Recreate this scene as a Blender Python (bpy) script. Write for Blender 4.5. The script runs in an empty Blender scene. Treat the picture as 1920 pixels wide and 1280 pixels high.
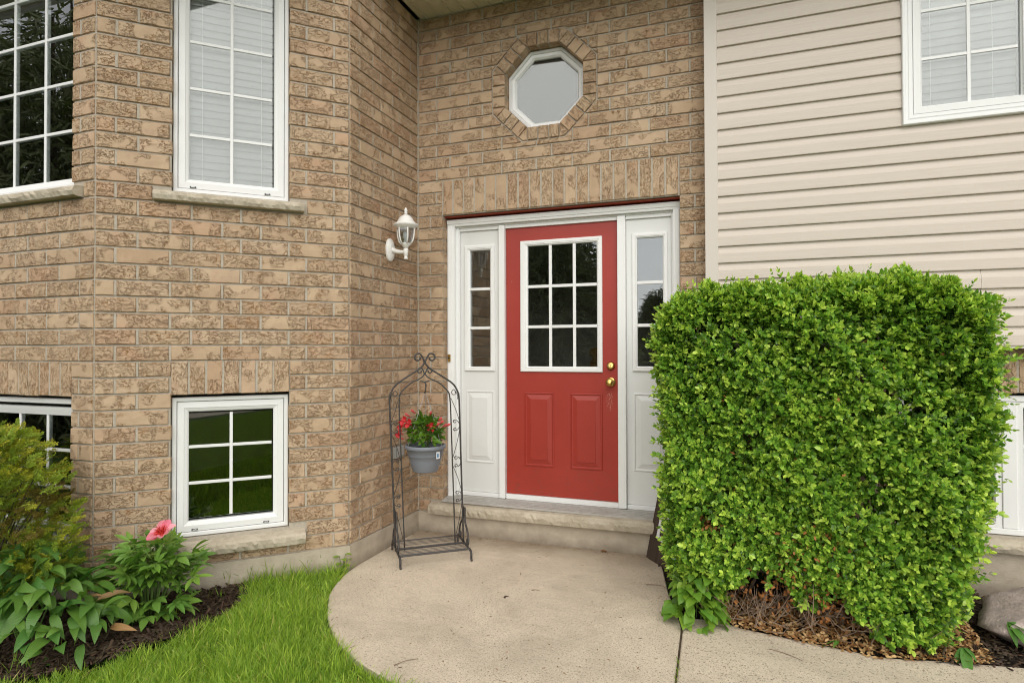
import bpy, bmesh, math, random
import numpy as np
from mathutils import Vector, Matrix, Euler
from mathutils.geometry import tessellate_polygon
random.seed(7); rng = np.random.default_rng(11)
R = math.radians
scene = bpy.context.scene
COL = scene.collection

# ------------------------------------------------------------------ camera, sky, sun, exposure
cd = bpy.data.cameras.new('camera'); cam = bpy.data.objects.new('camera', cd); COL.objects.link(cam)
cd.sensor_width = 36.0; cd.lens = 36.0*1143.2/1920.0; cd.clip_start = 0.05; cd.clip_end = 500
cam.location = (2.262, -4.117, 1.365)
_f = Vector((-math.sin(R(20.05))*math.cos(R(.758)), math.cos(R(20.05))*math.cos(R(.758)), math.sin(R(.758))))
_q = _f.to_track_quat('-Z', 'Y').to_matrix().to_4x4() @ Matrix.Rotation(R(-0.17), 4, 'Z')
cam.rotation_euler = _q.to_euler()
scene.camera = cam

SUN_EL, SUN_AZ = 42.0, 160.0          # degrees; azimuth clockwise from +Y
w = bpy.data.worlds.new('World'); scene.world = w; w.use_nodes = True
nt = w.node_tree; nt.nodes.clear()
sky = nt.nodes.new('ShaderNodeTexSky'); sky.sky_type = 'NISHITA'; sky.sun_disc = False
sky.sun_elevation = R(SUN_EL); sky.sun_rotation = R(SUN_AZ); sky.dust_density = 1.0; sky.air_density = 1.0; sky.ozone_density = 1.0
hs = nt.nodes.new('ShaderNodeHueSaturation'); hs.inputs['Saturation'].default_value = 0.06
bg = nt.nodes.new('ShaderNodeBackground'); bg.inputs['Strength'].default_value = 0.15
ow = nt.nodes.new('ShaderNodeOutputWorld')
nt.links.new(sky.outputs[0], hs.inputs['Color']); nt.links.new(hs.outputs[0], bg.inputs['Color']); nt.links.new(bg.outputs[0], ow.inputs['Surface'])
sd = bpy.data.lights.new('sun', 'SUN'); sd.energy = 1.5; sd.angle = R(78); sd.color = (1.0, .94, .83)
so = bpy.data.objects.new('sun', sd); COL.objects.link(so)
_s = Vector((math.sin(R(SUN_AZ))*math.cos(R(SUN_EL)), math.cos(R(SUN_AZ))*math.cos(R(SUN_EL)), math.sin(R(SUN_EL))))
so.rotation_euler = _s.to_track_quat('Z', 'Y').to_euler(); so.location = (0, -8, 12)
vs = scene.view_settings; vs.view_transform = 'Standard'; vs.look = 'None'; vs.gamma = 1.0; vs.exposure = 0.42
try: vs.use_curve_mapping = False
except Exception: pass
scene.cycles.filter_width = 1.05; scene.cycles.max_bounces = 8; scene.cycles.transparent_max_bounces = 12

# ------------------------------------------------------------------ material helpers
class NT:
    def __init__(s, name):
        s.m = bpy.data.materials.new(name); s.m.use_nodes = True; s.t = s.m.node_tree
        s.b = s.t.nodes['Principled BSDF']; s.out = s.t.nodes['Material Output']
    def n(s, typ, **kw):
        x = s.t.nodes.new('ShaderNode'+typ)
        for k, v in kw.items():
            if hasattr(x, k) and not k.startswith('i_'): setattr(x, k, v)
        return x
    def l(s, a, b): s.t.links.new(a, b)
    def noise(s, vec, scale, detail=4, rough=.55, dist=0):
        x = s.n('TexNoise'); x.inputs['Scale'].default_value = scale; x.inputs['Detail'].default_value = detail
        x.inputs['Roughness'].default_value = rough; x.inputs['Distortion'].default_value = dist
        if vec is not None: s.l(vec, x.inputs['Vector'])
        return x.outputs['Fac']
    def ramp(s, fac, stops):
        x = s.n('ValToRGB'); e = x.color_ramp.elements
        while len(e) < len(stops): e.new(.5)
        for i, (p, c) in enumerate(stops):
            e[i].position = p; e[i].color = (*c, 1) if hasattr(c, '__len__') else (c, c, c, 1)
        s.l(fac, x.inputs['Fac']); return x.outputs['Color']
    def mix(s, fac, a, b, mode='MIX'):
        x = s.n('Mix'); x.data_type = 'RGBA'; x.blend_type = mode
        for ix, v in ((0, fac), (6, a), (7, b)):
            sock = x.inputs[ix]
            if isinstance(v, (int, float)): sock.default_value = v if ix == 0 else (v, v, v, 1)
            elif isinstance(v, tuple): sock.default_value = (*v, 1)
            else: s.l(v, sock)
        return x.outputs[2]
    def math(s, op, a, b=None, c=None, clamp=False):
        x = s.n('Math'); x.operation = op; x.use_clamp = clamp
        for i, v in enumerate((a, b, c)):
            if v is None: continue
            if isinstance(v, (int, float)): x.inputs[i].default_value = v
            else: s.l(v, x.inputs[i])
        return x.outputs[0]
    def maprange(s, v, a, b, c=0., d=1.):
        x = s.n('MapRange'); s.l(v, x.inputs[0])
        for i, q in enumerate((a, b, c, d)): x.inputs[i+1].default_value = q
        return x.outputs[0]
    def bump(s, h, strength=.5, dist=.01, normal=None):
        x = s.n('Bump'); x.inputs['Strength'].default_value = strength; x.inputs['Distance'].default_value = dist
        s.l(h, x.inputs['Height'])
        if normal is not None: s.l(normal, x.inputs['Normal'])
        s.l(x.outputs[0], s.b.inputs['Normal']); return x.outputs[0]
    def obj(s, scale=(1, 1, 1), rand=True):
        tc = s.n('TexCoord'); mp = s.n('Mapping'); s.l(tc.outputs['Object'], mp.inputs['Vector']); mp.inputs['Scale'].default_value = scale
        if not rand: return mp.outputs[0]
        oi = s.n('ObjectInfo'); vm = s.n('VectorMath'); vm.operation = 'MULTIPLY'
        cb = s.n('CombineXYZ'); [s.l(oi.outputs['Random'], cb.inputs[i]) for i in range(3)]
        s.l(cb.outputs[0], vm.inputs[0]); vm.inputs[1].default_value = (371., 173., 257.)
        va = s.n('VectorMath'); va.operation = 'ADD'; s.l(mp.outputs[0], va.inputs[0]); s.l(vm.outputs[0], va.inputs[1])
        return va.outputs[0]
    def pos(s):
        g = s.n('NewGeometry'); return g.outputs['Position']
    def set(s, **kw):
        for k, v in kw.items():
            k = {'color': 'Base Color', 'rough': 'Roughness', 'metal': 'Metallic', 'spec': 'Specular IOR Level', 'coat': 'Coat Weight'}[k]
            if isinstance(v, (int, float)): s.b.inputs[k].default_value = v
            elif isinstance(v, tuple): s.b.inputs[k].default_value = (*v, 1)
            else: s.l(v, s.b.inputs[k])
        return s.m

def rand_out(T):
    return T.n('ObjectInfo').outputs['Random']

def m_brick():
    T = NT('rough_brick'); v = T.obj((1, 1, 1)); va = T.obj((.58, 1, 1))
    rnd = rand_out(T)
    n1 = T.noise(va, 33, 4.5, .66, .3)                        # flaked skin contours
    n2 = T.noise(va, 55, 4, .66, .2)
    deg = T.math('FRACT', T.math('MULTIPLY', rnd, 37.7)); deg2 = T.math('FRACT', T.math('MULTIPLY', rnd, 91.3))
    patch = T.maprange(T.math('SUBTRACT', T.noise(v, 11, 1, .5), T.math('MULTIPLY', deg, .22)), .26, .33)
    def line(n, w): return T.math('SUBTRACT', 1.0, T.maprange(T.math('ABSOLUTE', T.math('SUBTRACT', n, .5)), w*.35, w), clamp=True)
    ln = T.math('MULTIPLY', T.math('MAXIMUM', line(n1, .015), T.math('MULTIPLY', line(n2, .014), .8)), patch, clamp=True)
    base = T.ramp(rnd, [(0, (.495, .362, .238)), (.25, (.565, .425, .288)), (.5, (.515, .378, .250)), (.75, (.590, .452, .316)), (.9, (.53, .357, .234)), (1, (.46, .332, .217))])
    big = T.noise(v, 7, 3, .6)
    base = T.mix(T.maprange(big, .42, .75, 0, .7), base, (.42, .292, .196))
    base = T.mix(T.maprange(T.noise(v, 70, 4, .7), .5, .75, 0, .4), base, (.36, .24, .15))
    pink = T.maprange(T.noise(v, 5, 2, .5), .60, .74)
    base = T.mix(T.math('MULTIPLY', pink, .35), base, (.50, .26, .17))
    lite = T.maprange(T.noise(v, 13, 3, .5), .56, .70)
    base = T.mix(T.math('MULTIPLY', lite, .35), base, (.62, .45, .31))
    warm = T.maprange(T.noise(v, 17, 2, .5), .50, .66)
    halo = T.math('MULTIPLY', T.math('MULTIPLY', T.math('MAXIMUM', line(n1, .034), line(n2, .028)), patch), T.math('MULTIPLY', T.maprange(warm, 0, 1, .10, .95), T.maprange(deg2, 1, 0, .45, 1.0)), clamp=True)
    base = T.mix(halo, base, (.50, .255, .085))
    base = T.mix(T.math('MULTIPLY', ln, T.maprange(deg2, 0, 1, .55, .95)), base, (.165, .088, .04))
    grain = T.noise(v, 420, 2, .6)
    base = T.mix(T.maprange(grain, .38, .66, .0, .38), base, (.35, .235, .15))
    h = T.math('ADD', T.math('MULTIPLY', T.maprange(n1, .47, .53), patch), T.math('MULTIPLY', grain, .2))
    h = T.math('SUBTRACT', h, T.math('MULTIPLY', ln, .7))
    T.bump(h, .9, .0035)
    return T.set(color=base, rough=.92, spec=.2)

def m_noise(name, c1, c2, scale=20, rough=.8, bump=.3, bdist=.004, bscale=150, c3=None, s3=4, spec=.4, metal=0., rand=False):
    T = NT(name); v = T.obj((1, 1, 1), rand)
    col = T.ramp(T.noise(v, scale, 5, .6), [(.3, c1), (.7, c2)])
    if c3: col = T.mix(T.maprange(T.noise(v, s3, 4, .6), .45, .75), col, c3)
    if bump: T.bump(T.noise(v, bscale, 4, .6), bump, bdist)
    return T.set(color=col, rough=rough, spec=spec, metal=metal)

def m_patio():
    T = NT('washed_concrete'); p = T.pos()
    sp = T.n('TexVoronoi'); sp.inputs['Scale'].default_value = 260; T.l(p, sp.inputs['Vector'])
    cell = T.ramp(sp.outputs['Color'], [(0, .22), (.25, .43), (.55, .56), (.8, .65), (1, .78)])
    tint = T.mix(1.0, cell, (1.13, .985, .79), 'MULTIPLY')
    fine = T.noise(p, 330, 3, .7)
    col = T.mix(T.maprange(fine, .42, .62), tint, (.70, .59, .45))
    col = T.mix(T.maprange(T.noise(p, 120, 2, .6), .58, .66, 0, .85), col, (.16, .125, .09))
    big = T.noise(p, 1.7, 5, .65, .4)
    col = T.mix(T.maprange(big, .42, .66, 0, .42), col, (.33, .28, .215))
    col = T.mix(T.maprange(T.noise(p, 5.5, 4, .6), .56, .74, 0, .35), col, (.36, .285, .215))
    st = T.n('Mapping'); st.inputs['Scale'].default_value = (1, 6, 1); st.inputs['Rotation'].default_value = (0, 0, .5); T.l(p, st.inputs['Vector'])
    col = T.mix(T.maprange(T.noise(st.outputs[0], 2.2, 4, .6), .52, .72, 0, .4), col, (.66, .575, .45))
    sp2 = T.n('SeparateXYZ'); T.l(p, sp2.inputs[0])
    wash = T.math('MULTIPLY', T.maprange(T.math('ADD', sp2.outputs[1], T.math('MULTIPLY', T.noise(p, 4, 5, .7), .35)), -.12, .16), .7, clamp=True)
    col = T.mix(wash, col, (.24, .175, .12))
    h = T.math('ADD', T.math('MULTIPLY', fine, .7), T.math('MULTIPLY', T.noise(p, 90, 3, .6), .6))
    T.bump(h, .55, .004)
    return T.set(color=col, rough=.9, spec=.25)

def m_siding():
    T = NT('beige_vinyl'); v = T.obj((1.2, 30, 55), True)
    g = T.noise(v, 3.2, 4, .65, .3)
    col = T.ramp(g, [(.3, (.56, .492, .427)), (.7, (.62, .55, .482))])
    T.bump(g, .35, .0015)
    return T.set(color=col, rough=.55, spec=.35)

def m_paint(name, c, rough=.4, dirt=.12, dc=(.3, .27, .22), bump=0, scale=6):
    T = NT(name); v = T.obj((1, 1, 1), True)
    n = T.maprange(T.noise(v, scale, 5, .65), .5, .8, 0, dirt)
    if bump: T.bump(T.noise(v, 60, 3, .6), bump, .003)
    return T.set(color=T.mix(n, c, dc), rough=rough, spec=.45)

def m_red():
    T = NT('red_door_paint'); v = T.obj((1, 1, 1), False)
    base = T.ramp(T.noise(v, 3, 4, .6), [(.3, (.315, .031, .020)), (.7, (.355, .038, .025))])
    chips = T.maprange(T.noise(v, 75, 3, .7), .715, .73)
    where = T.maprange(T.noise(v, 5, 2, .5), .53, .60)
    base = T.mix(T.math('MULTIPLY', chips, where), base, (.62, .45, .38))
    sx = T.n('SeparateXYZ'); T.l(v, sx.inputs[0])
    spot = T.math('MULTIPLY', T.maprange(T.math('ABSOLUTE', T.math('SUBTRACT', sx.outputs[0], 1.437)), .028, .012), T.maprange(T.math('ABSOLUTE', T.math('SUBTRACT', sx.outputs[2], 1.0)), .075, .05), clamp=True)
    base = T.mix(T.math('MULTIPLY', spot, T.maprange(T.noise(v, 130, 3, .7), .56, .60, 0, .8)), base, (.55, .33, .28))
    low = T.n('SeparateXYZ'); T.l(v, low.inputs[0])
    scuff = T.math('MULTIPLY', T.maprange(low.outputs[2], .72, .32), T.maprange(T.noise(v, 26, 5, .75), .52, .68), clamp=True)
    base = T.mix(T.math('MULTIPLY', scuff, .7), base, (.22, .05, .035))
    T.bump(T.noise(v, 120, 3, .6), .1, .002)
    return T.set(color=base, rough=.42, spec=.45)

def m_glass(k=2.0, wav=.03):
    T = NT('window_glass')
    fr = T.n('Fresnel'); fr.inputs['IOR'].default_value = 1.62
    v = T.obj((1, 1, 1), True); bp = T.n('Bump'); bp.inputs['Strength'].default_value = .03; bp.inputs['Distance'].default_value = .02
    T.l(T.noise(v, 3.0, 1, .4), bp.inputs['Height'])
    gl = T.n('BsdfGlossy'); gl.inputs['Roughness'].default_value = .004; gl.inputs['Color'].default_value = (.95, .97, .97, 1)
    T.l(bp.outputs[0], gl.inputs['Normal'])
    tr = T.n('BsdfTransparent'); tr.inputs['Color'].default_value = (.93, .95, .945, 1)
    mx = T.n('MixShader'); T.l(T.math('MULTIPLY', fr.outputs[0], k, clamp=True), mx.inputs[0]); T.l(tr.outputs[0], mx.inputs[1]); T.l(gl.outputs[0], mx.inputs[2])
    T.l(mx.outputs[0], T.out.inputs['Surface']); return T.m

def m_leaf(name, c, rough=.45, trans=.35, vein=0., spec=.4, rand=.25):
    """c is multiplied by the per-leaf 'tint' attribute of a foliage mesh (or by a per-object value)."""
    T = NT(name)
    at = T.n('Attribute'); at.attribute_name = 'tint'
    rnd = rand_out(T)
    col = T.mix(1.0, at.outputs['Color'], c, 'MULTIPLY')
    col = T.mix(T.maprange(rnd, 0, 1, 0, rand), col, (c[0]*1.7, c[1]*1.25, c[2]*.9))
    if vein:
        v = T.obj((1, 1, 1), False); wv = T.n('TexWave'); wv.inputs['Scale'].default_value = vein; wv.bands_direction = 'X'
        wv.inputs['Distortion'].default_value = 1.0; T.l(v, wv.inputs['Vector'])
        col = T.mix(T.maprange(wv.outputs['Fac'], .75, 1, 0, .3), col, (c[0]*2, c[1]*1.6, c[2]*1.6))
        T.bump(wv.outputs['Fac'], .3, .002)
        col = T.mix(T.maprange(T.noise(T.obj((1, 1, 1), True), 28, 4, .65), .62, .75, 0, .55), col, (.16, .11, .05))
    m = T.set(color=col, rough=rough, spec=spec)
    tl = T.n('BsdfTranslucent'); T.l(T.mix(1.0, col, (1.15, 1.3, .5), 'MULTIPLY'), tl.inputs['Color'])
    mx = T.n('MixShader'); mx.inputs[0].default_value = trans
    T.l(T.b.outputs[0], mx.inputs[1]); T.l(tl.outputs[0], mx.inputs[2]); T.l(mx.outputs[0], T.out.inputs['Surface'])
    return m

def m_iron():
    T = NT('weathered_iron'); v = T.obj((1, 1, 1), False)
    col = T.ramp(T.noise(v, 45, 4, .65), [(.35, (.040, .037, .036)), (.58, (.068, .063, .061)), (.70, (.12, .058, .03))])
    T.bump(T.noise(v, 160, 3, .6), .3, .002)
    return T.set(color=col, rough=.55, spec=.5, metal=.25)

def m_lawn():
    T = NT('lawn_soil_and_turf'); p = T.pos()
    col = T.ramp(T.noise(p, 55, 5, .75), [(.3, (.02, .035, .008)), (.5, (.05, .10, .015)), (.7, (.10, .17, .03))])
    col = T.mix(T.maprange(T.noise(p, 1.3, 4, .6), .4, .65, 0, .5), col, (.04, .085, .012))
    T.bump(T.noise(p, 70, 4, .7), .9, .03)
    return T.set(color=col, rough=.85, spec=.2)

def m_wood(name, c1, c2, sx=(3, 40, 40)):
    T = NT(name); v = T.obj(sx, True); g = T.noise(v, 2.2, 5, .65, .8)
    T.bump(g, .4, .003)
    return T.set(color=T.ramp(g, [(.3, c1), (.7, c2)]), rough=.7, spec=.3)

def m_stone():
    T = NT('chiselled_limestone'); v = T.obj((1, 1, 1), False)
    col = T.ramp(T.noise(v, 9, 6, .65), [(.3, (.38, .325, .245)), (.55, (.50, .44, .345)), (.75, (.56, .50, .40))])
    col = T.mix(T.maprange(T.noise(v, 34, 5, .7), .56, .74, 0, .6), col, (.24, .19, .13))
    T.bump(T.noise(v, 55, 6, .7), .7, .006)
    return T.set(color=col, rough=.85, spec=.25)

def m_found():
    T = NT('brushed_concrete'); p = T.pos()
    col = T.ramp(T.noise(p, 11, 6, .65), [(.3, (.39, .335, .26)), (.7, (.51, .445, .355))])
    st = T.n('Mapping'); st.inputs['Scale'].default_value = (2, 2, 14); T.l(p, st.inputs['Vector'])
    sw = T.noise(st.outputs[0], 9, 3, .6, 2.5)
    z = T.n('SeparateXYZ'); T.l(p, z.inputs[0])
    damp = T.math('MULTIPLY', T.maprange(T.math('ADD', z.outputs[2], T.math('MULTIPLY', T.noise(p, 7, 4, .6), .12)), .13, .05), .65, clamp=True)
    col = T.mix(damp, col, (.17, .135, .10))
    T.bump(sw, .5, .006)
    return T.set(color=col, rough=.9, spec=.2)

def m_simple(name, c, rough=.5, metal=0., spec=.5):
    T = NT(name); v = T.obj((1, 1, 1), True)
    n = T.maprange(T.noise(v, 18, 4, .6), .3, .7, 0, .18)
    return T.set(color=T.mix(n, c, tuple(x*.75 for x in c)), rough=rough, metal=metal, spec=spec)

M = dict(
    brick=m_brick(),
    mortar=m_noise('grey_mortar', (.38, .335, .27), (.49, .44, .365), 60, .95, .5, .004, 300, spec=.15),
    patio=m_patio(), siding=m_siding(), stone=m_stone(), foundation=m_found(),
    vinyl=m_paint('white_vinyl', (.78, .785, .78), .35, .08, (.5, .47, .42)),
    white=m_paint('white_paint', (.72, .725, .715), .4, .14, (.48, .45, .40)),
    trimw=m_paint('white_trim', (.80, .805, .80), .4, .12, (.5, .46, .38)),
    post=m_paint('beige_trim', (.60, .545, .49), .5, .08, (.5, .44, .38)),
    red=m_red(), glass=m_glass(2.7), glassb=m_glass(1.15), glassl=m_glass(1.45), iron=m_iron(),
    slatw=m_paint('white_slat', (.80, .80, .78), .5, .05), blind=m_paint('blind_slat', (.37, .37, .362), .5, .05),
    film=m_paint('pale_privacy_sheet', (.06, .062, .064), .6, .05),
    dark=m_simple('dark_plastic', (.03, .03, .03), .5),
    soffit=m_paint('ivory_soffit', (.70, .66, .54), .5, .1),
    brass=m_simple('brass', (.62, .43, .14), .28, 1.0),
    sillmetal=m_noise('weathered_aluminium', (.36, .34, .31), (.47, .45, .42), 25, .5, .2, .002, 90, spec=.5),
    lampwhite=m_paint('chalky_white_metal', (.78, .77, .74), .5, .35, (.42, .36, .28), .2, 25),
    lampglass=None,
    pot=m_simple('grey_plastic', (.19, .205, .24), .45),
    soil=m_noise('potting_soil', (.018, .012, .009), (.05, .035, .025), 90, .95, .9, .01, 120, spec=.1),
    lawn=m_lawn(),
    grass=m_leaf('grass_blade', (.285, .44, .065), .5, .45),
    box=m_leaf('boxwood_leaf', (.265, .455, .055), .33, .25, spec=.5),
    cypress=m_leaf('golden_cypress', (.36, .385, .045), .55, .3),
    hosta=m_leaf('broad_leaf', (.085, .20, .036), .38, .25, 60, rand=.3),
    peonyl=m_leaf('peony_leaf', (.15, .29, .055), .38, .25, 0, rand=.3),
    weedl=m_leaf('vine_leaf', (.16, .31, .04), .4, .35, 0, rand=.35),
    mandl=m_leaf('glossy_leaf', (.085, .185, .022), .28, .25, 0, rand=.4),
    petal=m_leaf('pink_petal', (.86, .27, .37), .5, .35, 0, rand=.1),
    stamen=m_simple('red_stamen', (.55, .10, .07), .6),
    redfl=m_leaf('red_flower', (.60, .035, .045), .45, .3, 0, rand=.2),
    pinkbud=m_leaf('pink_bud', (.72, .13, .15), .45, .3, 0, rand=.2),
    stem=m_simple('green_stem', (.10, .17, .04), .5),
    twig=m_noise('dry_twig', (.15, .10, .07), (.31, .23, .17), 40, .85, .4, .003, 150, spec=.2),
    litter=m_leaf('dead_leaf', (.40, .25, .115), .7, .15),
    mulch=m_leaf('mulch_chip', (.046, .032, .021), .8, .0, spec=.3),
    mulchbase=m_noise('mulch_bed_soil', (.012, .009, .007), (.035, .025, .019), 45, .95, 1., .02, 70, spec=.15),
    bark=m_noise('bark', (.05, .035, .025), (.12, .09, .065), 20, .9, .8, .02, 30, spec=.2),
    spruce=m_leaf('spruce_needles', (.12, .16, .085), .6, .1),
    boulder=m_noise('pink_granite', (.46, .37, .34), (.66, .55, .51), 30, .75, .6, .012, 60, c3=(.36, .30, .28), s3=9, spec=.3),
    signwood=m_wood('dark_stained_wood', (.035, .024, .018), (.085, .06, .045), (40, 40, 3)),
    postwood=m_wood('varnished_oak', (.24, .10, .025), (.40, .19, .05), (40, 40, 3)),
    room=m_simple('interior_paint', (.55, .51, .46), .8),
    roof=m_noise('roof_shingle', (.06, .055, .05), (.11, .10, .09), 30, .9, .5, .01, 60),
    asphalt=m_noise('asphalt', (.04, .04, .04), (.07, .07, .068), 80, .9, .5, .006, 200),
    stucco=m_noise('house_render', (.30, .27, .23), (.38, .34, .29), 15, .9, .3, .004, 90),
    outlet=m_simple('grey_metal_cover', (.42, .43, .43), .45, .5),
    label=m_simple('white_label', (.8, .82, .84), .5), labelblue=m_simple('blue_print', (.08, .22, .40), .5),
)
def _lg():
    T = NT('seeded_glass'); gl = T.n('BsdfGlossy'); gl.inputs['Roughness'].default_value = .12
    tr = T.n('BsdfTransparent'); tr.inputs['Color'].default_value = (.8, .82, .82, 1)
    mx = T.n('MixShader'); mx.inputs[0].default_value = .25; T.l(tr.outputs[0], mx.inputs[1]); T.l(gl.outputs[0], mx.inputs[2]); T.l(mx.outputs[0], T.out.inputs['Surface'])
    return T.m
M['lampglass'] = _lg()

# ------------------------------------------------------------------ object helpers
def tag(o, label=None, cat=None, group=None, kind=None):
    if label: o['label'] = label
    if cat: o['category'] = cat
    if group: o['group'] = group
    if kind: o['kind'] = kind
    return o
def empty(name, loc=(0, 0, 0), rz=0., label=None, cat=None, group=None, kind=None):
    o = bpy.data.objects.new(name, None); o.empty_display_size = .1; COL.objects.link(o)
    o.location = loc; o.rotation_euler = (0, 0, rz); return tag(o, label, cat, group, kind)
def link(name, me, parent=None, loc=None, rot=None):
    o = bpy.data.objects.new(name, me); COL.objects.link(o)
    if parent is not None: o.parent = parent
    if loc is not None: o.location = loc
    if rot is not None: o.rotation_euler = rot
    return o
def mesh(name, V, F, mat=None, smooth=False):
    me = bpy.data.meshes.new(name); me.from_pydata([tuple(v) for v in V], [], F); me.update()
    if mat: me.materials.append(mat)
    if smooth: me.shade_smooth()
    return me
def mob(name, V, F, mat, parent=None, smooth=False, loc=None, rot=None):
    return link(name, mesh(name, V, F, mat, smooth), parent, loc, rot)
class MB:
    """collects pieces of ONE part"""
    def __init__(s): s.V = []; s.F = []
    def add(s, V, F):
        k = len(s.V); s.V += [tuple(v) for v in V]; s.F += [tuple(i+k for i in f) for f in F]; return s
    def box(s, x0, x1, y0, y1, z0, z1):
        return s.add([(x0, y0, z0), (x1, y0, z0), (x1, y1, z0), (x0, y1, z0), (x0, y0, z1), (x1, y0, z1), (x1, y1, z1), (x0, y1, z1)],
                     [(0, 3, 2, 1), (4, 5, 6, 7), (0, 1, 5, 4), (1, 2, 6, 5), (2, 3, 7, 6), (3, 0, 4, 7)])
    def tube(s, pts, r, n=6, closed=False, r1=None):
        pts = [Vector(p) for p in pts]; V = []; m = len(pts); up = None
        for i, p in enumerate(pts):
            t = (pts[min(i+1, m-1)]-pts[max(i-1, 0)]).normalized()
            if up is None:
                up = t.orthogonal().normalized()
            a = (up-t*up.dot(t))
            a = a.normalized() if a.length > 1e-6 else t.orthogonal().normalized()
            up = a; b = t.cross(a); rr = r if r1 is None else r+(r1-r)*i/(m-1)
            V += [p+a*rr*math.cos(2*math.pi*k/n)+b*rr*math.sin(2*math.pi*k/n) for k in range(n)]
        F = [(i*n+k, i*n+(k+1) % n, (i+1)*n+(k+1) % n, (i+1)*n+k) for i in range(m-1) for k in range(n)]
        F += [tuple(range(n-1, -1, -1)), tuple((m-1)*n+k for k in range(n))]
        return s.add(V, F)
    def lathe(s, prof, n=16, c=(0, 0, 0), axis='z', wob=None):
        V = []; 
        for i, (r, h) in enumerate(prof):
            for k in range(n):
                a = 2*math.pi*k/n; rr = r*(1+(wob(k, n, i) if wob else 0)); x, y = rr*math.cos(a), rr*math.sin(a)
                V.append((c[0]+x, c[1]+y, c[2]+h) if axis == 'z' else (c[0]+x, c[1]-h, c[2]+y) if axis == 'y' else (c[0]+h, c[1]+x, c[2]+y))
        m = len(prof)
        F = [(i*n+k, i*n+(k+1) % n, (i+1)*n+(k+1) % n, (i+1)*n+k) for i in range(m-1) for k in range(n)]
        F += [tuple(range(n-1, -1, -1)), tuple((m-1)*n+k for k in range(n))]
        return s.add(V, F)
    def rings(s, loops, cap_first=False, cap_last=True):
        """stack of equal-count vertex loops joined by quads"""
        n = len(loops[0]); V = [p for l in loops for p in l]
        F = [(i*n+k, i*n+(k+1) % n, (i+1)*n+(k+1) % n, (i+1)*n+k) for i in range(len(loops)-1) for k in range(n)]
        if cap_first: F.append(tuple(range(n-1, -1, -1)))
        if cap_last: F.append(tuple((len(loops)-1)*n+k for k in range(n)))
        return s.add(V, F)
    def build(s, name, mat, parent=None, smooth=False, loc=None, rot=None, bevel=0.):
        o = mob(name, s.V, s.F, mat, parent, smooth, loc, rot)
        bm = bmesh.new(); bm.from_mesh(o.data); bmesh.ops.recalc_face_normals(bm, faces=bm.faces)
        if bevel: bmesh.ops.bevel(bm, geom=list(bm.edges), offset=bevel, segments=1, affect='EDGES', clamp_overlap=True)
        bm.to_mesh(o.data); bm.free(); return o
def rect(x0, x1, z0, z1, y): return [(x0, y, z0), (x1, y, z0), (x1, y, z1), (x0, y, z1)]
def ins(r, d): return (r[0]+d, r[1]-d, r[2]+d, r[3]-d)
def frame_ring(mb, r, steps):
    """mitred rectangular moulding; steps = (inset, y) from outer back to inner back"""
    mb.rings([rect(*ins(r, d), y) for d, y in steps], cap_last=False); return mb
def spline(pts, n=6):
    pts = [Vector(p) for p in pts]; P = [2*pts[0]-pts[1]]+pts+[2*pts[-1]-pts[-2]]; out = []
    for i in range(1, len(P)-2):
        for k in range(n):
            t = k/n; a, b, c, d = P[i-1], P[i], P[i+1], P[i+2]
            out.append(.5*((2*b)+(c-a)*t+(2*a-5*b+4*c-d)*t*t+(3*b-a-3*c+d)*t**3))
    return out+[pts[-1]]

def cloud(name, mat, parent, P, D, N, L, W, tint, tmpl, smooth=True):
    """one mesh of many leaf-like pieces (numpy)"""
    tv, tf = tmpl; tv = np.array(tv, float); n = len(P); k = len(tv)
    D = D/np.linalg.norm(D, axis=1, keepdims=True); S = np.cross(D, N); ln = np.linalg.norm(S, axis=1, keepdims=True); ln[ln < 1e-6] = 1; S = S/ln; N2 = np.cross(S, D)
    L = np.broadcast_to(L, (n,)); W = np.broadcast_to(W, (n,))
    co = P[:, None]+D[:, None]*(tv[None, :, 0]*L[:, None])[..., None]+S[:, None]*(tv[None, :, 1]*W[:, None])[..., None]+N2[:, None]*(tv[None, :, 2]*L[:, None])[..., None]
    me = bpy.data.meshes.new(name); me.vertices.add(n*k); me.vertices.foreach_set('co', co.astype(np.float32).ravel())
    fl = np.concatenate([np.array(f) for f in tf]); tot = np.array([len(f) for f in tf]); nl = len(fl)
    vi = (fl[None, :]+(np.arange(n)*k)[:, None]).ravel(); lt = np.tile(tot, n); ls = np.concatenate([[0], np.cumsum(lt)[:-1]])
    me.loops.add(n*nl); me.loops.foreach_set('vertex_index', vi.astype(np.int32))
    me.polygons.add(len(lt)); me.polygons.foreach_set('loop_start', ls.astype(np.int32)); me.polygons.foreach_set('loop_total', lt.astype(np.int32))
    if smooth: me.polygons.foreach_set('use_smooth', np.ones(len(lt), bool))
    me.update(calc_edges=True)
    at = me.attributes.new('tint', 'FLOAT_COLOR', 'POINT')
    t4 = np.ones((n, k, 4), np.float32); t4[..., :3] = np.asarray(tint)[:, None, :]; at.data.foreach_set('color', t4.ravel())
    me.materials.append(mat); return link(name, me, parent)
def set_tint(me, c=(1, 1, 1)):
    at = me.attributes.new('tint', 'FLOAT_COLOR', 'POINT'); a = np.ones((len(me.vertices), 4), np.float32); a[:, :3] = c; at.data.foreach_set('color', a.ravel())
LEAF = ([(0, 0, 0), (.3, -.5, .07), (.3, 0, 0), (.3, .5, .07), (.68, -.44, .03), (.68, 0, -.04), (.68, .44, .03), (1, 0, -.1)],
        [(0, 1, 2), (0, 2, 3), (1, 4, 5, 2), (2, 5, 6, 3), (4, 7, 5), (5, 7, 6)])
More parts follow.
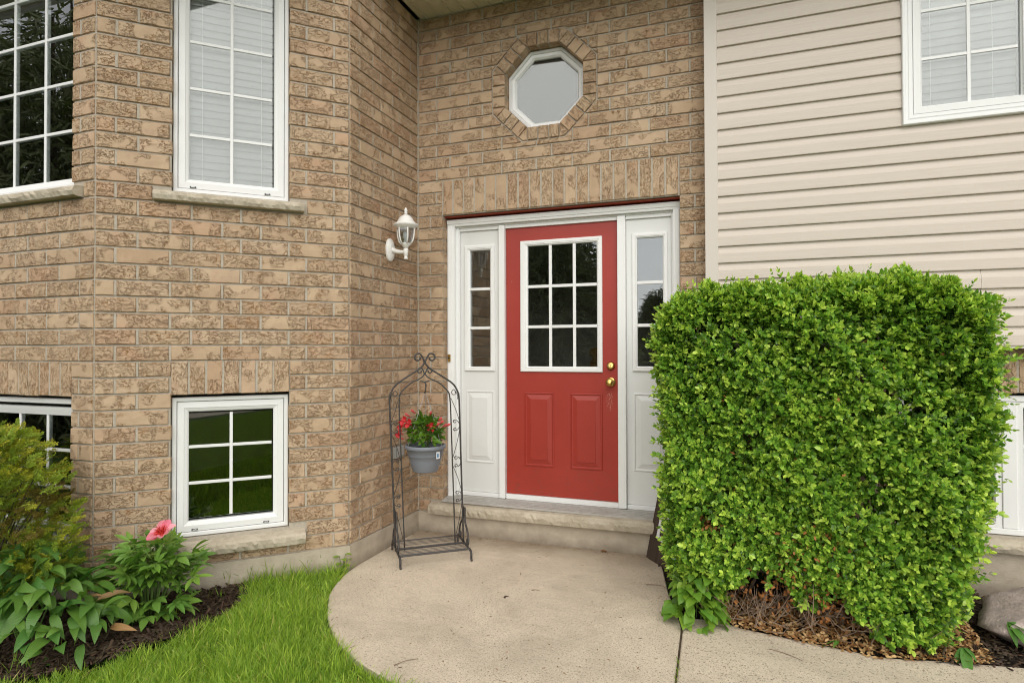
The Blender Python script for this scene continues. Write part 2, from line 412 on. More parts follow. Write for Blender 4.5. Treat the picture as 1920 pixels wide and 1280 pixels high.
BLADE = ([(0, -.5, 0), (0, .5, 0), (.4, -.42, .06), (.4, .42, .06), (.75, -.27, .22), (.75, .27, .22), (1, 0, .42)], [(0, 1, 3, 2), (2, 3, 5, 4), (4, 5, 6)])
CHIP = ([(0, -.5, 0), (1, -.45, 0), (.95, .5, 0), (.05, .45, 0), (.05, -.4, .1), (.9, -.4, .12), (.9, .4, .1), (.1, .4, .12)], [(4, 5, 6, 7), (0, 1, 5, 4), (1, 2, 6, 5), (2, 3, 7, 6), (3, 0, 4, 7)])
NEEDLE = ([(0, -.5, 0), (0, .5, 0), (.6, -.5, -.05), (.6, .5, -.05), (1, 0, -.16)], [(0, 1, 3, 2), (2, 3, 4)])
def unit(n):
    v = rng.normal(size=(n, 3)); return v/np.linalg.norm(v, axis=1, keepdims=True)
def leaf_mesh(name, mat, L, W, bend=.4, fold=.15, nseg=6, shape=None, wave=0., tint=(1, 1, 1)):
    """one curved leaf along +X, up +Z; 4*nseg quads"""
    shape = shape or (lambda t: math.sin(math.pi*min(1, t**.8))**.8)
    V = []; ang = 0; x = z = 0.
    for i in range(nseg+1):
        t = i/nseg; hw = W/2*max(shape(t), .02 if 0 < i < nseg else .0); w_ = wave*math.sin(t*9+1)*hw
        for q in (-1, -.5, 0, .5, 1): V.append((x-fold*.2*abs(q)*hw, q*hw, z+fold*abs(q)*hw*2*(1-.4*abs(q))+w_*q*q))
        ang = -bend*t; x += L/nseg*math.cos(ang); z += L/nseg*math.sin(ang)
    F = [(i*5+k, i*5+k+1, (i+1)*5+k+1, (i+1)*5+k) for i in range(nseg) for k in range(4)]
    me = mesh(name, V, F, mat, True); set_tint(me, tint); return me
def look_rot(d, roll=0.):
    """euler that turns +X to d with +Z kept up, then rolls"""
    d = Vector(d).normalized(); az = math.atan2(d.y, d.x); el = math.asin(max(-1, min(1, d.z)))
    return (Matrix.Rotation(az, 3, 'Z') @ Matrix.Rotation(-el, 3, 'Y') @ Matrix.Rotation(roll, 3, 'X')).to_euler()

# ------------------------------------------------------------------ the walls
C0 = 1.31; CH = .0889                                  # reference bed joint and course height
AX, AY = -.9625, -1.822; BX, BY = 0., -.8772; RX = 2.0833
ANG = math.atan2(BY-AY, BX-AX); AB = math.hypot(BX-AX, BY-AY)
WTOP = 3.888
def zc(k): return C0+k*CH
FR = {'door': ((0, 0, 0), 0.), 'side': ((BX, BY, 0), R(90)), 'mid': ((AX, AY, 0), ANG), 'front': ((AX, AY, 0), 0.)}

_bm_cache = {}
def brick_mesh(L, H, var, dep=.09):
    """one rough brick, centred on x and z, front on y=0: rough face grid and worn arrises"""
    key = (round(L, 3), round(H, 3), var)
    if key in _bm_cache: return _bm_cache[key]
    rr = random.Random(hash(key) & 0xffff)
    nx, nz = (4, 3) if L > .05 else (3, 3)
    V = []; idx = {}
    j = lambda s: rr.uniform(-s, s)
    for iz in range(nz):
        for ix in range(nx):
            edge = ix in (0, nx-1) or iz in (0, nz-1)
            x = -L/2+L*ix/(nx-1); z = -H/2+H*iz/(nz-1)
            x += (.0035 if ix == 0 else -.0035 if ix == nx-1 else 0)+j(.0012); z += (.003 if iz == 0 else -.003 if iz == nz-1 else 0)+j(.0013)
            idx[ix, iz] = len(V); V.append((x, (.0012 if edge else 0)+j(.0012), z))
    F = [(idx[ix, iz], idx[ix+1, iz], idx[ix+1, iz+1], idx[ix, iz+1]) for ix in range(nx-1) for iz in range(nz-1)]
    per = [(i, 0) for i in range(nx)]+[(nx-1, i) for i in range(1, nz)]+[(i, nz-1) for i in range(nx-2, -1, -1)]+[(0, i) for i in range(nz-2, 0, -1)]
    n = len(per); p0 = [idx[q] for q in per]; loops = [p0]
    for y, jit in ((.006, .0008), (dep, 0)):
        l = []
        for (ix, iz) in per:
            x = -L/2+L*ix/(nx-1); z = -H/2+H*iz/(nz-1); l.append(len(V)); V.append((x+j(jit), y, z+j(jit)))
        loops.append(l)
    for a, b in zip(loops, loops[1:]):
        F += [(a[(k+1) % n], a[k], b[k], b[(k+1) % n]) for k in range(n)]
    me = mesh('brick', V, F, M['brick']); _bm_cache[key] = me; return me
def put_brick(parent, x0, x1, z0, z1, vert=False, rot=0., ctr=None):
    L, H = x1-x0, z1-z0
    c = ctr or ((x0+x1)/2, (z0+z1)/2)
    y = random.uniform(-.0022, .0022)
    if vert: me = brick_mesh(H, L, random.randrange(5)); e = (random.uniform(-.01, .01), R(90)+random.uniform(-.004, .004), 0)
    else: me = brick_mesh(L, H, random.randrange(5)); e = (random.uniform(-.012, .012), rot+random.uniform(-.004, .004), random.uniform(-.006, .006))
    return link('brick', me, parent, (c[0], y, c[1]), e)
def poly_brick(parent, pts):
    """cut brick with a convex outline, points counter-clockwise in (x, z)"""
    cx = sum(p[0] for p in pts)/len(pts); cz = sum(p[1] for p in pts)/len(pts)
    def lp(s, y): 
        return [((p[0]-cx)-s*np.sign(p[0]-cx), y, (p[1]-cz)-s*np.sign(p[1]-cz)) for p in pts]
    mb = MB().rings([lp(0, .09), lp(0, .005), lp(.003, .0)])
    return mb.build('brick', M['brick'], parent, loc=(cx, random.uniform(-.002, .002), cz))
def sub_rect(r, h):
    x0, x1, z0, z1 = r; a0, a1, b0, b1 = h
    if a0 >= x1 or a1 <= x0 or b0 >= z1 or b1 <= z0: return [r]
    out = []
    if a0 > x0: out.append((x0, a0, z0, z1))
    if a1 < x1: out.append((a1, x1, z0, z1))
    m0, m1 = max(x0, a0), min(x1, a1)
    if b0 > z0: out.append((m0, m1, z0, b0))
    if b1 < z1: out.append((m0, m1, b1, z1))
    return out
J = .010
perp = {}
def courses(parent, k0, k1, s0, s1, even, odd, holes, top=WTOP, octo=None):
    for k in range(k0, k1):
        br = [s0]+[x for x in (even if k % 2 == 0 else odd) if s0+.02 < x < s1-.02]+[s1]
        for x in br[1:-1]:
            if not any(h[0]-.01 < x < h[1]+.01 and h[2] < zc(k)+.05 < h[3] for h in holes) and not (octo and abs(x-octo[0]) < octo[2]+.01 and abs(zc(k)+.04-octo[1]) < octo[2]): perp.setdefault(parent.name, []).append((x, zc(k), min(zc(k)+CH-J, top), random.uniform(.003, .006)))
        for a, b in zip(br, br[1:]):
            jj = random.uniform(-.002, .002)
            pieces = [(a+(J/2 if a > s0 else 0)+max(jj, 0), b-(J/2 if b < s1 else 0)+min(jj, 0), zc(k), min(zc(k)+CH-J, top))]
            for h in holes: pieces = [q for p in pieces for q in sub_rect(p, h)]
            for p in pieces:
                if p[1]-p[0] < .022 or p[3]-p[2] < .016: continue
                if octo:
                    for q in sub_octo(p, *octo): 
                        if q[0] == 'r': put_brick(parent, *q[1])
                        else: poly_brick(parent, q[1])
                else: put_brick(parent, *p)
def clip(poly, nx, nz, d, keep_in):
    out = []; m = len(poly); f = lambda p: (p[0]*nx+p[1]*nz-d)*(1 if keep_in else -1)
    for i in range(m):
        a, b = poly[i], poly[(i+1) % m]; fa, fb = f(a), f(b)
        if fa <= 0: out.append(a)
        if (fa < 0 < fb) or (fb < 0 < fa):
            t = fa/(fa-fb); out.append((a[0]+(b[0]-a[0])*t, a[1]+(b[1]-a[1])*t))
    return out
def area(p): return .5*abs(sum(p[i][0]*p[(i+1) % len(p)][1]-p[(i+1) % len(p)][0]*p[i][1] for i in range(len(p))))
def sub_octo(r, cx, cz, ap):
    x0, x1, z0, z1 = r; rp = [(x0, z0), (x1, z0), (x1, z1), (x0, z1)]
    if x1 < cx-ap or x0 > cx+ap or z1 < cz-ap or z0 > cz+ap: return [('r', r)]
    cur = rp; out = []; tot = 0
    order = [180, 0, 90, 270, 135, 45, 225, 315]
    for dg in order:
        nx, nz = math.cos(R(dg)), math.sin(R(dg)); d = cx*nx+cz*nz+ap
        o = clip(cur, nx, nz, d, False) if len(cur) > 2 else []
        if len(o) > 2 and area(o) > 4e-4: out.append(('p', o))
        cur = clip(cur, nx, nz, d, True)
        if len(cur) < 3: break
    if len(cur) < 3 or area(cur) < 1e-6:
        return [('r', r)]
    return out
def mortar(parent, outline, holes, y=.0105, dep=.1):
    """grey mortar bed behind the bricks with real openings"""
    loops = [outline]+holes; pts = [Vector((p[0], p[1], 0)) for l in loops for p in l]
    tris = tessellate_polygon([[Vector((p[0], p[1], 0)) for p in l] for l in loops])
    n = len(pts); V = [(p.x, y, p.y) for p in pts]+[(p.x, dep, p.y) for p in pts]
    F = [tuple(t) for t in tris]+[tuple(i+n for i in reversed(t)) for t in tris]; o = 0
    for l in loops:
        m = len(l); F += [(o+i, o+(i+1) % m, n+o+(i+1) % m, n+o+i) for i in range(m)]; o += m
    mb = MB().add(V, F)
    for x, z0, z1, yy in perp.pop(parent.name, []): mb.box(x-.0065, x+.0065, yy, .0103, z0+.001, z1-.001)
    return mb.build('mortar', M['mortar'], parent)
def rp(x0, x1, z0, z1, e=0.): return [(x0-e, z0-e), (x1+e, z0-e), (x1+e, z1+e), (x0-e, z1+e)]
def oct_pts(cx, cz, ap, y=None):
    r = ap/math.cos(R(22.5)); P = [(cx+r*math.cos(R(22.5+45*i)), cz+r*math.sin(R(22.5+45*i))) for i in range(8)]
    return P if y is None else [(x, y, z) for x, z in P]
def soldiers(parent, xs, z0, z1):
    for x in list(xs)[1:-1]: perp.setdefault(parent.name, []).append((x, z0+.003, z1-.003, random.uniform(.003, .006)))
    for a, b in zip(xs, xs[1:]): put_brick(parent, a+J/2, b-J/2, z0+random.uniform(-.002, .002), z1+random.uniform(-.002, .002), vert=True)

ZB = zc(-13)                                             # top of the foundation
# --- door wall
OC, OZ, OA, OI = .998, 3.243, .385, .287
wall_d = empty('brick_wall', *FR['door'], 'flat tan brick wall around the red front door and octagonal window', 'wall', 'brick walls of the house')
DX0, DX1, DZ1 = .203, 1.930, 2.362
SX0, SX1 = .205, 1.926; SZ0, SZ1 = 2.379, zc(15)-J
holes = [(DX0, DX1, ZB-.1, DZ1+.012), (SX0-.006, SX1+.006, SZ0-.03, zc(15)-.002), (.10, 1.95, .10, .245)]
ev = [.004+.264*i for i in range(1, 8)]; od = [.155+.2637*i for i in range(0, 8)]
narrow = {0: [], 1: [.103, 2.026]}
for k in range(-13, 30):
    if k < 12: e, o_ = [], [.103, 2.026]
    else: e, o_ = ev, od
    courses(wall_d, k, k+1, .004, RX+.02, e, o_, holes, octo=(OC, OZ, OA+.006))
soldiers(wall_d, [SX0+(SX1-SX0)*i/20 for i in range(21)], SZ0, SZ1)
for i in range(8):                                       # brick ring round the octagonal window
    a = R(45*i); t = Vector((-math.sin(a), math.cos(a))); nn = Vector((math.cos(a), math.sin(a)))
    wd = .0775; mid_r = (OI+OA)/2
    for q in (-1, 0, 1):
        c = Vector((OC, OZ))+nn*mid_r+t*(q*(wd+.0025))
        me = brick_mesh(OA-OI-.006, wd-.007, random.randrange(5))
        b = link('brick', me, wall_d, (c.x, random.uniform(-.006, -.003), c.y), (0, -a, 0))
    am = R(45*i+22.5); tt = Vector((-math.sin(am), math.cos(am))); nm = Vector((math.cos(am), math.sin(am)))
    ri, ro = OI/math.cos(R(22.5)), OA/math.cos(R(22.5))
    s_in = OI*math.tan(R(22.5)); end = 1.5*wd+.004
    pin = Vector((OC, OZ))+nm*(ri+.004); pout = Vector((OC, OZ))+nm*(ro-.006)
    a2 = R(45*(i+1)); n1 = nn; n2 = Vector((math.cos(a2), math.sin(a2))); t2 = Vector((-math.sin(a2), math.cos(a2)))
    pa = Vector((OC, OZ))+n1*(OA-.004)+t*(end+.001); pb = Vector((OC, OZ))+n2*(OA-.004)-t2*(end+.001)
    poly_brick(wall_d, [tuple(pin), tuple(pa), tuple(pout), tuple(pb)])
MB().box(-.006, .0055, -.006, .009, ZB, WTOP).build('mortar', M['mortar'], wall_d)
mortar(wall_d, rp(.004, RX+.05, ZB-.02, WTOP), [rp(DX0, DX1, ZB-.01, SZ0-.008, .004), oct_pts(OC, OZ, OI+.004)])
# --- angled bay wall
wall_m = empty('brick_wall', *FR['mid'], 'angled tan brick bay wall holding the tall casement and square basement window', 'wall', 'brick walls of the house')
UW = (.368, .988, 2.268, 3.80); BWN = (.368, .988, .305, 1.098)
hm = [(UW[0], UW[1], UW[2]-.01, UW[3]), (BWN[0], BWN[1], BWN[2]-.02, 1.112), (.366, .994, 1.10, 1.3105),
      (.272, 1.078, 2.195, 2.272), (.272, 1.084, .205, .312)]
courses(wall_m, -13, 30, .008, AB-.008, [.099, .36, .623, .83, 1.087], [.203, .465, .723, .986, 1.25], hm)
soldiers(wall_m, [.364, .454, .543, .631, .720, .809, .901, .994], 1.115, 1.303)
mortar(wall_m, rp(.0033, AB-.0033, ZB-.02, WTOP), [rp(UW[0], UW[1], UW[2], UW[3], .004), rp(BWN[0], BWN[1], BWN[2], 1.112, .004)])
# --- narrow side wall of the bay
wall_s = empty('brick_wall', *FR['side'], 'narrow tan brick return wall of the bay carrying the white lantern', 'wall', 'brick walls of the house')
SL = -BY
courses(wall_s, -13, 30, .008, SL-.003, [.263, .509, .764], [.109, .357, .604], [])
mortar(wall_s, rp(.0033, SL+.05, ZB-.02, WTOP), [])
# --- front of the bay
wall_f = empty('brick_wall', *FR['front'], 'front tan brick face of the bay at the left edge with the dark gridded window', 'wall', 'brick walls of the house')
FW = (-2.45, -.174, 2.268, 3.80); FB = (-1.75, -.171, .305, 1.098)
hf = [(FW[0], FW[1], FW[2]-.01, FW[3]), (FB[0], FB[1], FB[2]-.02, 1.112), (-1.76, -.168, 1.10, 1.3105), (-2.5, -.084, 2.195, 2.272), (-1.8, -.09, .205, .312)]
fe = [-.1125-.2625*i for i in range(10)]; fo = [-.272-.2635*i for i in range(9)]
courses(wall_f, -13, 30, -2.62, -.008, sorted(fe), sorted(fo), hf)
soldiers(wall_f, [-.171-.0871*i for i in range(18, -1, -1)], 1.115, 1.303)
mortar(wall_f, rp(-2.62, -.0033, ZB-.02, WTOP), [rp(*FW, .004), rp(FB[0], FB[1], FB[2], 1.112, .004)])
# --- low brick under the siding
wall_r = empty('brick_wall', (RX+.03, .004, 0), 0., 'low tan brick strip under the beige siding, mostly hidden behind the boxwood hedge', 'wall', 'brick walls of the house')
RW = (1.05, 2.0, .325, 1.10)
hr = [(RW[0], RW[1], RW[2]-.02, 1.112), (1.04, 2.01, 1.10, 1.3105), (.98, 2.08, .235, .325)]
courses(wall_r, -12, 2, .03, 3.2, [.27+.264*i for i in range(11)], [.14+.264*i for i in range(12)], hr, top=1.40)
soldiers(wall_r, [1.045+.0955*i for i in range(11)], 1.115, 1.303)
mortar(wall_r, rp(.02, 3.2, zc(-12)-.02, 1.42), [rp(RW[0], RW[1], RW[2], 1.112, .004)])

# --- foundation
fb = MB()
def fnd(pts, z0, z1, t=.2, off=-.004):
    for (ax, ay), (bx, by) in zip(pts, pts[1:]):
        d = Vector((bx-ax, by-ay)).normalized(); n_ = Vector((-d.y, d.x))
        q = [(ax-n_.x*-off, ay-n_.y*-off), (bx-n_.x*-off, by-n_.y*-off), (bx+n_.x*t, by+n_.y*t), (ax+n_.x*t, ay+n_.y*t)]
        fb.add([(x, y, z0) for x, y in q]+[(x, y, z1) for x, y in q], [(0, 3, 2, 1), (4, 5, 6, 7), (0, 1, 5, 4), (1, 2, 6, 5), (2, 3, 7, 6), (3, 0, 4, 7)])
fnd([(-3.6, AY), (AX, AY), (BX, BY), (0, .0), (RX+.03, 0)], -.15, ZB-.006)
fnd([(RX+.03, .006), (5.2, .006)], -.15, zc(-12)-.006)
tag(fb.build('foundation', M['foundation']), kind='structure')

# --- siding wall
SY = -.12; SB = 1.379; EX = .1035
sid = empty('siding_wall', (RX+.012, SY, 0), 0., 'beige horizontal vinyl siding wall above the boxwood hedge', 'wall')
SWN = (1.066, 1.72, 2.620, 3.86)
def board(x0, x1, k, seam=0.):
    z0 = SB+EX*k; V = []; prof = [(.012, 0), (-.0175+seam, .0), (-.0185+seam, .004), (-.0175+seam, .056), (-.0155+seam, .063), (-.005, .090), (-.001, .1155), (.010, .1155)]
    n = len(prof); V = [(x, y, z) for x in (x0, x1) for y, z in prof]
    F = [(i, (i+1) % n, n+(i+1) % n, n+i) for i in range(n)]+[tuple(range(n-1, -1, -1)), tuple(range(n, 2*n))]
    return MB().add(V, F).build('siding_board', M['siding'], sid, loc=(0, random.uniform(-.0007, .0007), z0), rot=(0, random.uniform(-.0005, .0005), random.uniform(-.0006, .0006)))
for k in range(0, 25):
    z0, z1 = SB+EX*k, SB+EX*(k+1)
    if z1 < SWN[2]+.02 or z0 > SWN[3]:
        if k in (0, 1, 2, 3): board(.075, 1.428, k, -.001); board(1.4295, 3.2, k)
        else: board(.075, 3.2, k)
    else:
        board(.075, SWN[0]+.012, k); board(SWN[1]-.012, 3.2, k)
MB().box(-.001, .0765, -.022, .12, SB-.035, 3.9).build('corner_post', M['post'], sid, bevel=.003)
MB().box(.0775, 3.2, -.012, .1, SB-.016, SB-.001).build('starter_strip', M['post'], sid)
wb = MB()
for a, b, c, d in ((0.03, SWN[0], 1.40, 3.9), (SWN[1], 3.2, 1.40, 3.9), (SWN[0], SWN[1], 1.40, SWN[2]), (SWN[0], SWN[1], SWN[3], 3.9)): wb.box(a+.001, b-.001, .013, .11, c+.001, d-.001)
wb.build('sheathing', M['room'], sid)

# --- soffit, eaves and roof
sof = empty('soffit', (0, 0, WTOP+.004), 0., None, None, None, 'structure')
def pan(x0, x1, y0, y1):
    V = []; mb = MB(); n = 4
    xs = [x0, x0+.006, x0+.012, x0+.098, x0+.104, x0+.110, x1-.001]; zs = [.0, .0, .010, .010, 0, 0, 0]
    zs = [0, 0, .008, .008, .008, 0, 0]
    xs = [x0, x0+.010, x0+.014, x0+.020, x0+.024, x0+.03, x1-.0015]
    L0 = [(x, y0, z) for x, z in zip(xs, zs)]; L1 = [(x, y1, z) for x, z in zip(xs, zs)]; m = len(xs)
    T0 = [(x0, y0, .02), (x1-.0015, y0, .02)]; T1 = [(x0, y1, .02), (x1-.0015, y1, .02)]
    mb.add(L0+L1, [(i, i+1, m+i+1, m+i) for i in range(m-1)]); mb.add(T0+T1, [(0, 2, 3, 1)])
    mb.build('soffit_panel', M['soffit'], sof)
x = -.04
while x < 2.14: pan(x, x+.1035, -.74, .03); x += .1035
x = 2.145
while x < 5.2: pan(x, x+.1035, -.74, -.10); x += .1035
x = -3.6
while x < -.05: pan(x, x+.1035, -2.35, .0); x += .1035
rf = MB()
rf.box(-3.7, -.001, -2.38, -2.355, WTOP-.02, WTOP+.16); rf.box(0.0, .02, -2.38, -.76, WTOP-.02, WTOP+.16); rf.box(.0, 5.3, -.765, -.742, WTOP-.02, WTOP+.16)
tag(rf.build('fascia', M['trimw']), kind='structure')
rr_ = MB().add([(-3.8, -2.45, WTOP+.17), (.05, -2.45, WTOP+.17), (.05, 6, 6.2), (-3.8, 6, 6.2)], [(0, 1, 2, 3)]).add([(.051, -.82, WTOP+.17), (5.4, -.82, WTOP+.17), (5.4, 6, 6.2), (.051, 6, 6.2)], [(0, 1, 2, 3)])
tag(rr_.build('roof', M['roof']), kind='structure')
# dark rooms behind the glass (closed shell behind the walls)
sh = MB()
def room(pts, z0, z1):
    n = len(pts); V = [(x, y, z0) for x, y in pts]+[(x, y, z1) for x, y in pts]
    sh.add(V, [tuple(range(n)), tuple(range(2*n-1, n-1, -1))]+[(i, n+i, n+i+1, i+1) for i in range(n-1)])
sh.add([(-3.6, AY+.2, -.14), (-3.6, 5, -.14), (5.2, 5, -.14), (5.2, .2, -.14), (-3.6, AY+.2, 3.886), (-3.6, 5, 3.886), (5.2, 5, 3.886), (5.2, .2, 3.886)], [(0, 1, 5, 4), (1, 2, 6, 5), (2, 3, 7, 6)])
sh.add([(-3.6, AY+.1, 1.6), (AX+.05, AY+.1, 1.6), (-.1, BY+.05, 1.6), (-.1, 5, 1.6), (-3.6, 5, 1.6)], [(0, 1, 2, 3, 4)])
sh.add([(-.099, BY+.05, -.14), (-.099, 5, -.14), (-.099, 5, 3.886), (-.099, BY+.05, 3.886)], [(0, 1, 2, 3)])
sh.add([(-3.6, AY+.1, 3.884), (AX-.03, AY+.1, 3.884), (-.06, BY+.03, 3.884), (-.06, 5, 3.884), (-3.6, 5, 3.884)], [(0, 1, 2, 3, 4)]); sh.add([(-.06, .05, 3.884), (5.2, .05, 3.884), (5.2, 5, 3.884), (-.06, 5, 3.884)], [(0, 1, 2, 3)])
sh.add([(-.1, .1, .24), (2.2, .1, .24), (2.2, 5, .24), (-.1, 5, .24)], [(0, 1, 2, 3)])
sh.add([(2.2, .11, -.14), (2.2, 5, -.14), (2.2, 5, 3.886), (2.2, .11, 3.886)], [(0, 1, 2, 3)])
sh.add([(-.1, 2.6, .24), (2.2, 2.6, .24), (2.2, 2.6, 3.886), (-.1, 2.6, 3.886)], [(0, 1, 2, 3)])
sh.add([(2.2, .11, 1.5), (5.2, .11, 1.5), (5.2, 5, 1.5), (2.2, 5, 1.5)], [(0, 1, 2, 3)])
tag(sh.build('interior_wall', M['room']), kind='structure')

# ------------------------------------------------------------------ windows
def stone_sill(parent, x0, x1, z0, z1, y0=-.055, y1=.06, nx=46, slope=.012, tilt=0., name='stone_sill', seed=1):
    """rock-faced limestone sill: dressed sloping top, chiselled lower front"""
    rr = random.Random(seed); V = []; F = []; nr = 6
    sc = [0.]*(nx+1); v = 0
    for i in range(nx+1):
        v = .55*v+rr.uniform(-1, 1)*.5; sc[i] = v
    for i in range(nx+1):
        x = x0+(x1-x0)*i/nx; ch = .5+.22*sc[i]; dz = tilt*(i/nx-.5)
        e = .006*(rr.random()) if i in (0, nx) else 0
        pr = [(y1, z1), (y0+.012+rr.uniform(0, .003), z1-slope), (y0+rr.uniform(-.003, .004), z1-slope-(z1-z0-slope)*.18*(1+.3*sc[i])),
              (y0-.004+rr.uniform(-.005, .006), z1-slope-(z1-z0-slope)*max(.25, min(.8, ch))), (y0+.006+rr.uniform(-.003, .004), z0+.004), (y0+.016, z0), (y1, z0)]
        V += [(x+(e if i == 0 else -e), y, z+dz) for y, z in pr]
    m = 7
    F = [(i*m+k, i*m+k+1, (i+1)*m+k+1, (i+1)*m+k) for i in range(nx) for k in range(m-1)]
    F += [tuple(range(m)), tuple(nx*m+k for k in range(m-1, -1, -1))]
    return MB().add(V, F).build(name, M['stone'], parent)

def lites(parent, g, nv, nh, yb, bw=.017, vx=None, hz=None, mun='vinyl', pane_y=None, turn=0., gm='glass'):
    """muntin bars and one pane per opening; g = glass rectangle"""
    x0, x1, z0, z1 = g; vx = vx if vx is not None else [x0+(x1-x0)*i/nv for i in range(1, nv)]; hz = hz if hz is not None else [z0+(z1-z0)*i/nh for i in range(1, nh)]
    for v in vx: MB().box(v-bw/2, v+bw/2, yb-.006, yb+.006, z0, z1).build('muntin', M[mun], parent, bevel=.0015)
    xs = [x0]+list(vx)+[x1]; zs = [z0]+list(hz)+[z1]
    for h in hz:
        for a, b in zip(xs, xs[1:]):
            MB().box(a+(bw/2 if a > x0 else 0), b-(bw/2 if b < x1 else 0), yb-.0055, yb+.0055, h-bw/2, h+bw/2).build('muntin', M[mun], parent, bevel=.0015)
    for a, b in zip(xs, xs[1:]):
        for c, d in zip(zs, zs[1:]):
            if d-c < .01: continue
            py = yb if pane_y is None else pane_y
            e = .004
            l = lambda q, w_: q+(bw/2-e if w_ else -.002); u = lambda q, w_: q-(bw/2-e if w_ else -.002)
            V = [l(a, a > x0), u(b, b < x1), l(c, c > z0), u(d, d < z1)]
            cx_ = (V[0]+V[1])/2
            MB().box(V[0]-cx_, V[1]-cx_, -.002, .002, V[2], V[3]).build('pane', M[gm], parent, loc=(cx_, py, 0), rot=(0, 0, turn))

def casement(frame, r, glass, nv, hz, label, y0=.045, vents=(), trim=False, group='white gridded windows', sill=None, gm='glass'):
    loc, rz = frame
    t = empty('window', loc, rz, label, 'window', group)
    x0, x1, z0, z1 = r
    fr = MB(); frame_ring(fr, r, [(0, .10), (0, y0), (.004, y0-.004), (.020, y0-.004), (.024, y0+.001), (.026, .10)]); fr.build('frame', M['vinyl'], t)
    gi = glass[0]-x0
    s = ins(r, .0265); d = gi-.0265
    sa = MB(); frame_ring(sa, s, [(0, .095), (0, y0+.006), (.002, y0+.003), (.034, y0+.001), (.036, y0+.004), (d-.006, y0+.010), (d, y0+.016), (d, .095)]); sa.build('sash', M['vinyl'], t)
    lites(t, glass, nv, 0, y0+.024, hz=hz, vx=None if nv else [], gm=gm)
    for vx_, vz_ in vents:
        mb = MB(); mb.box(vx_-.016, vx_+.016, y0-.003, y0+.004, vz_-.0045, vz_+.0045); mb.build('latch_cover', M['dark'], t, bevel=.0015)
        MB().box(vx_-.010, vx_+.010, y0-.005, y0-.0035, vz_-.002, vz_+.002).build('latch_tab', M['trimw'], t)
    if sill: stone_sill(t, *sill)
    return t
def blind(frame, x0, x1, z0, z1, y, label, pitch=.0435, tilt=70, chords=(), slat=.05, mat='blind'):
    t = empty('venetian_blind', frame[0], frame[1], label, 'blind', 'window blinds')
    n = 5; w_ = slat; V = []
    for i in range(n):
        q = -w_/2+w_*i/(n-1); c = .004*(1-(2*q/w_)**2); a = R(tilt)
        yy, zz = q*math.cos(a)-c*math.sin(a), q*math.sin(a)+c*math.cos(a)
        V += [(x0, yy, zz), (x1, yy, zz)]
    me = mesh('slat', V, [(2*i, 2*i+1, 2*i+3, 2*i+2) for i in range(n-1)], M[mat])
    z = z0+.02; 
    while z < z1:
        link('slat', me, t, (0, y, z), (0, random.uniform(-.0008, .0008), 0)); z += pitch
    MB().box(x0, x1, y-.014, y+.014, z0-.024, z0-.004).build('bottom_rail', M['blind'], t, bevel=.003)
    for cx in chords:
        MB().tube([(cx, y-.030, z0-.01), (cx+.0005, y-.030, z1)], .0012, 5).build('cord', M['trimw'], t)
    return t

# tall casement
casement(FR['mid'], UW, (.450, .893, 2.345, 3.72), 2, [2.609, 2.881, 3.153, 3.425], 'tall white casement window with closed white blind on the angled bay wall', vents=[(.470, 2.303), (.868, 2.303)], gm='glassb',
         sill=(.274, 1.076, 2.199, 2.262, -.05, .06, 46, .010, 0., 'stone_sill', 3))
blind(FR['mid'], .415, .935, 2.352, 3.74, .115, 'white closed venetian blind behind the tall casement window', chords=(.515, .835), tilt=80)
# square basement window
casement(FR['mid'], BWN, (.452, .895, .405, 1.003), 2, [.604, .812], 'square white basement window low in the angled bay wall above the peony', vents=[(.485, .342), (.865, .342)], gm='glassl',
         sill=(.274, 1.082, .208, .298, -.055, .06, 46, .024, 0., 'stone_sill', 4))
# front bay windows
def wide(frame, r, glass_list, hz, label, sill, nv, cut=None):
    t = empty('window', frame[0], frame[1], label, 'window', 'white gridded windows'); y0 = .045
    fr = MB(); frame_ring(fr, r, [(0, .10), (0, y0), (.004, y0-.004), (.026, y0-.004), (.030, y0+.004), (.030, .10)]); fr.build('frame', M['vinyl'], t)
    for g in glass_list:
        sa = MB(); o = (g[0]-.036, g[1]+.036, g[2]-.046, g[3]+.046)
        d = .036
        L = [rect(*o, .095), rect(*o, y0+.002), rect(o[0]+.012, o[1]-.012, o[2]+.016, o[3]-.016, y0+.006), rect(*g, y0+.016), rect(*g, .095)]
        sa.rings(L, cap_last=False); sa.build('sash', M['vinyl'], t)
        lites(t, g, nv, 0, y0+.024, hz=hz)
    stone_sill(t, *sill); return t
wide(FR['front'], FW, [(-1.295, -.222, 2.330, 3.72), (-2.40, -1.375, 2.330, 3.72)], [2.603, 2.877, 3.15, 3.423], 'wide white bay window with a fine grid reflecting dark spruces, at the left edge',
     (-2.5, -.086, 2.198, 2.264, -.05, .06, 90, .010, 0., 'stone_sill', 5), 4)
blind(FR['front'], -2.39, -.23, 2.36, 3.74, .13, 'open slatted blind behind the wide bay window at the left edge', tilt=24, chords=(-.70, -.42), pitch=.05, mat='slatw')
wide(FR['front'], FB, [(-.925, -.215, .405, 1.003), (-1.70, -1.0, .405, 1.003)], [.604, .808], 'white basement window half hidden behind the golden cypress shrub',
     (-1.8, -.09, .208, .298, -.055, .06, 60, .024, 0., 'stone_sill', 6), 3)
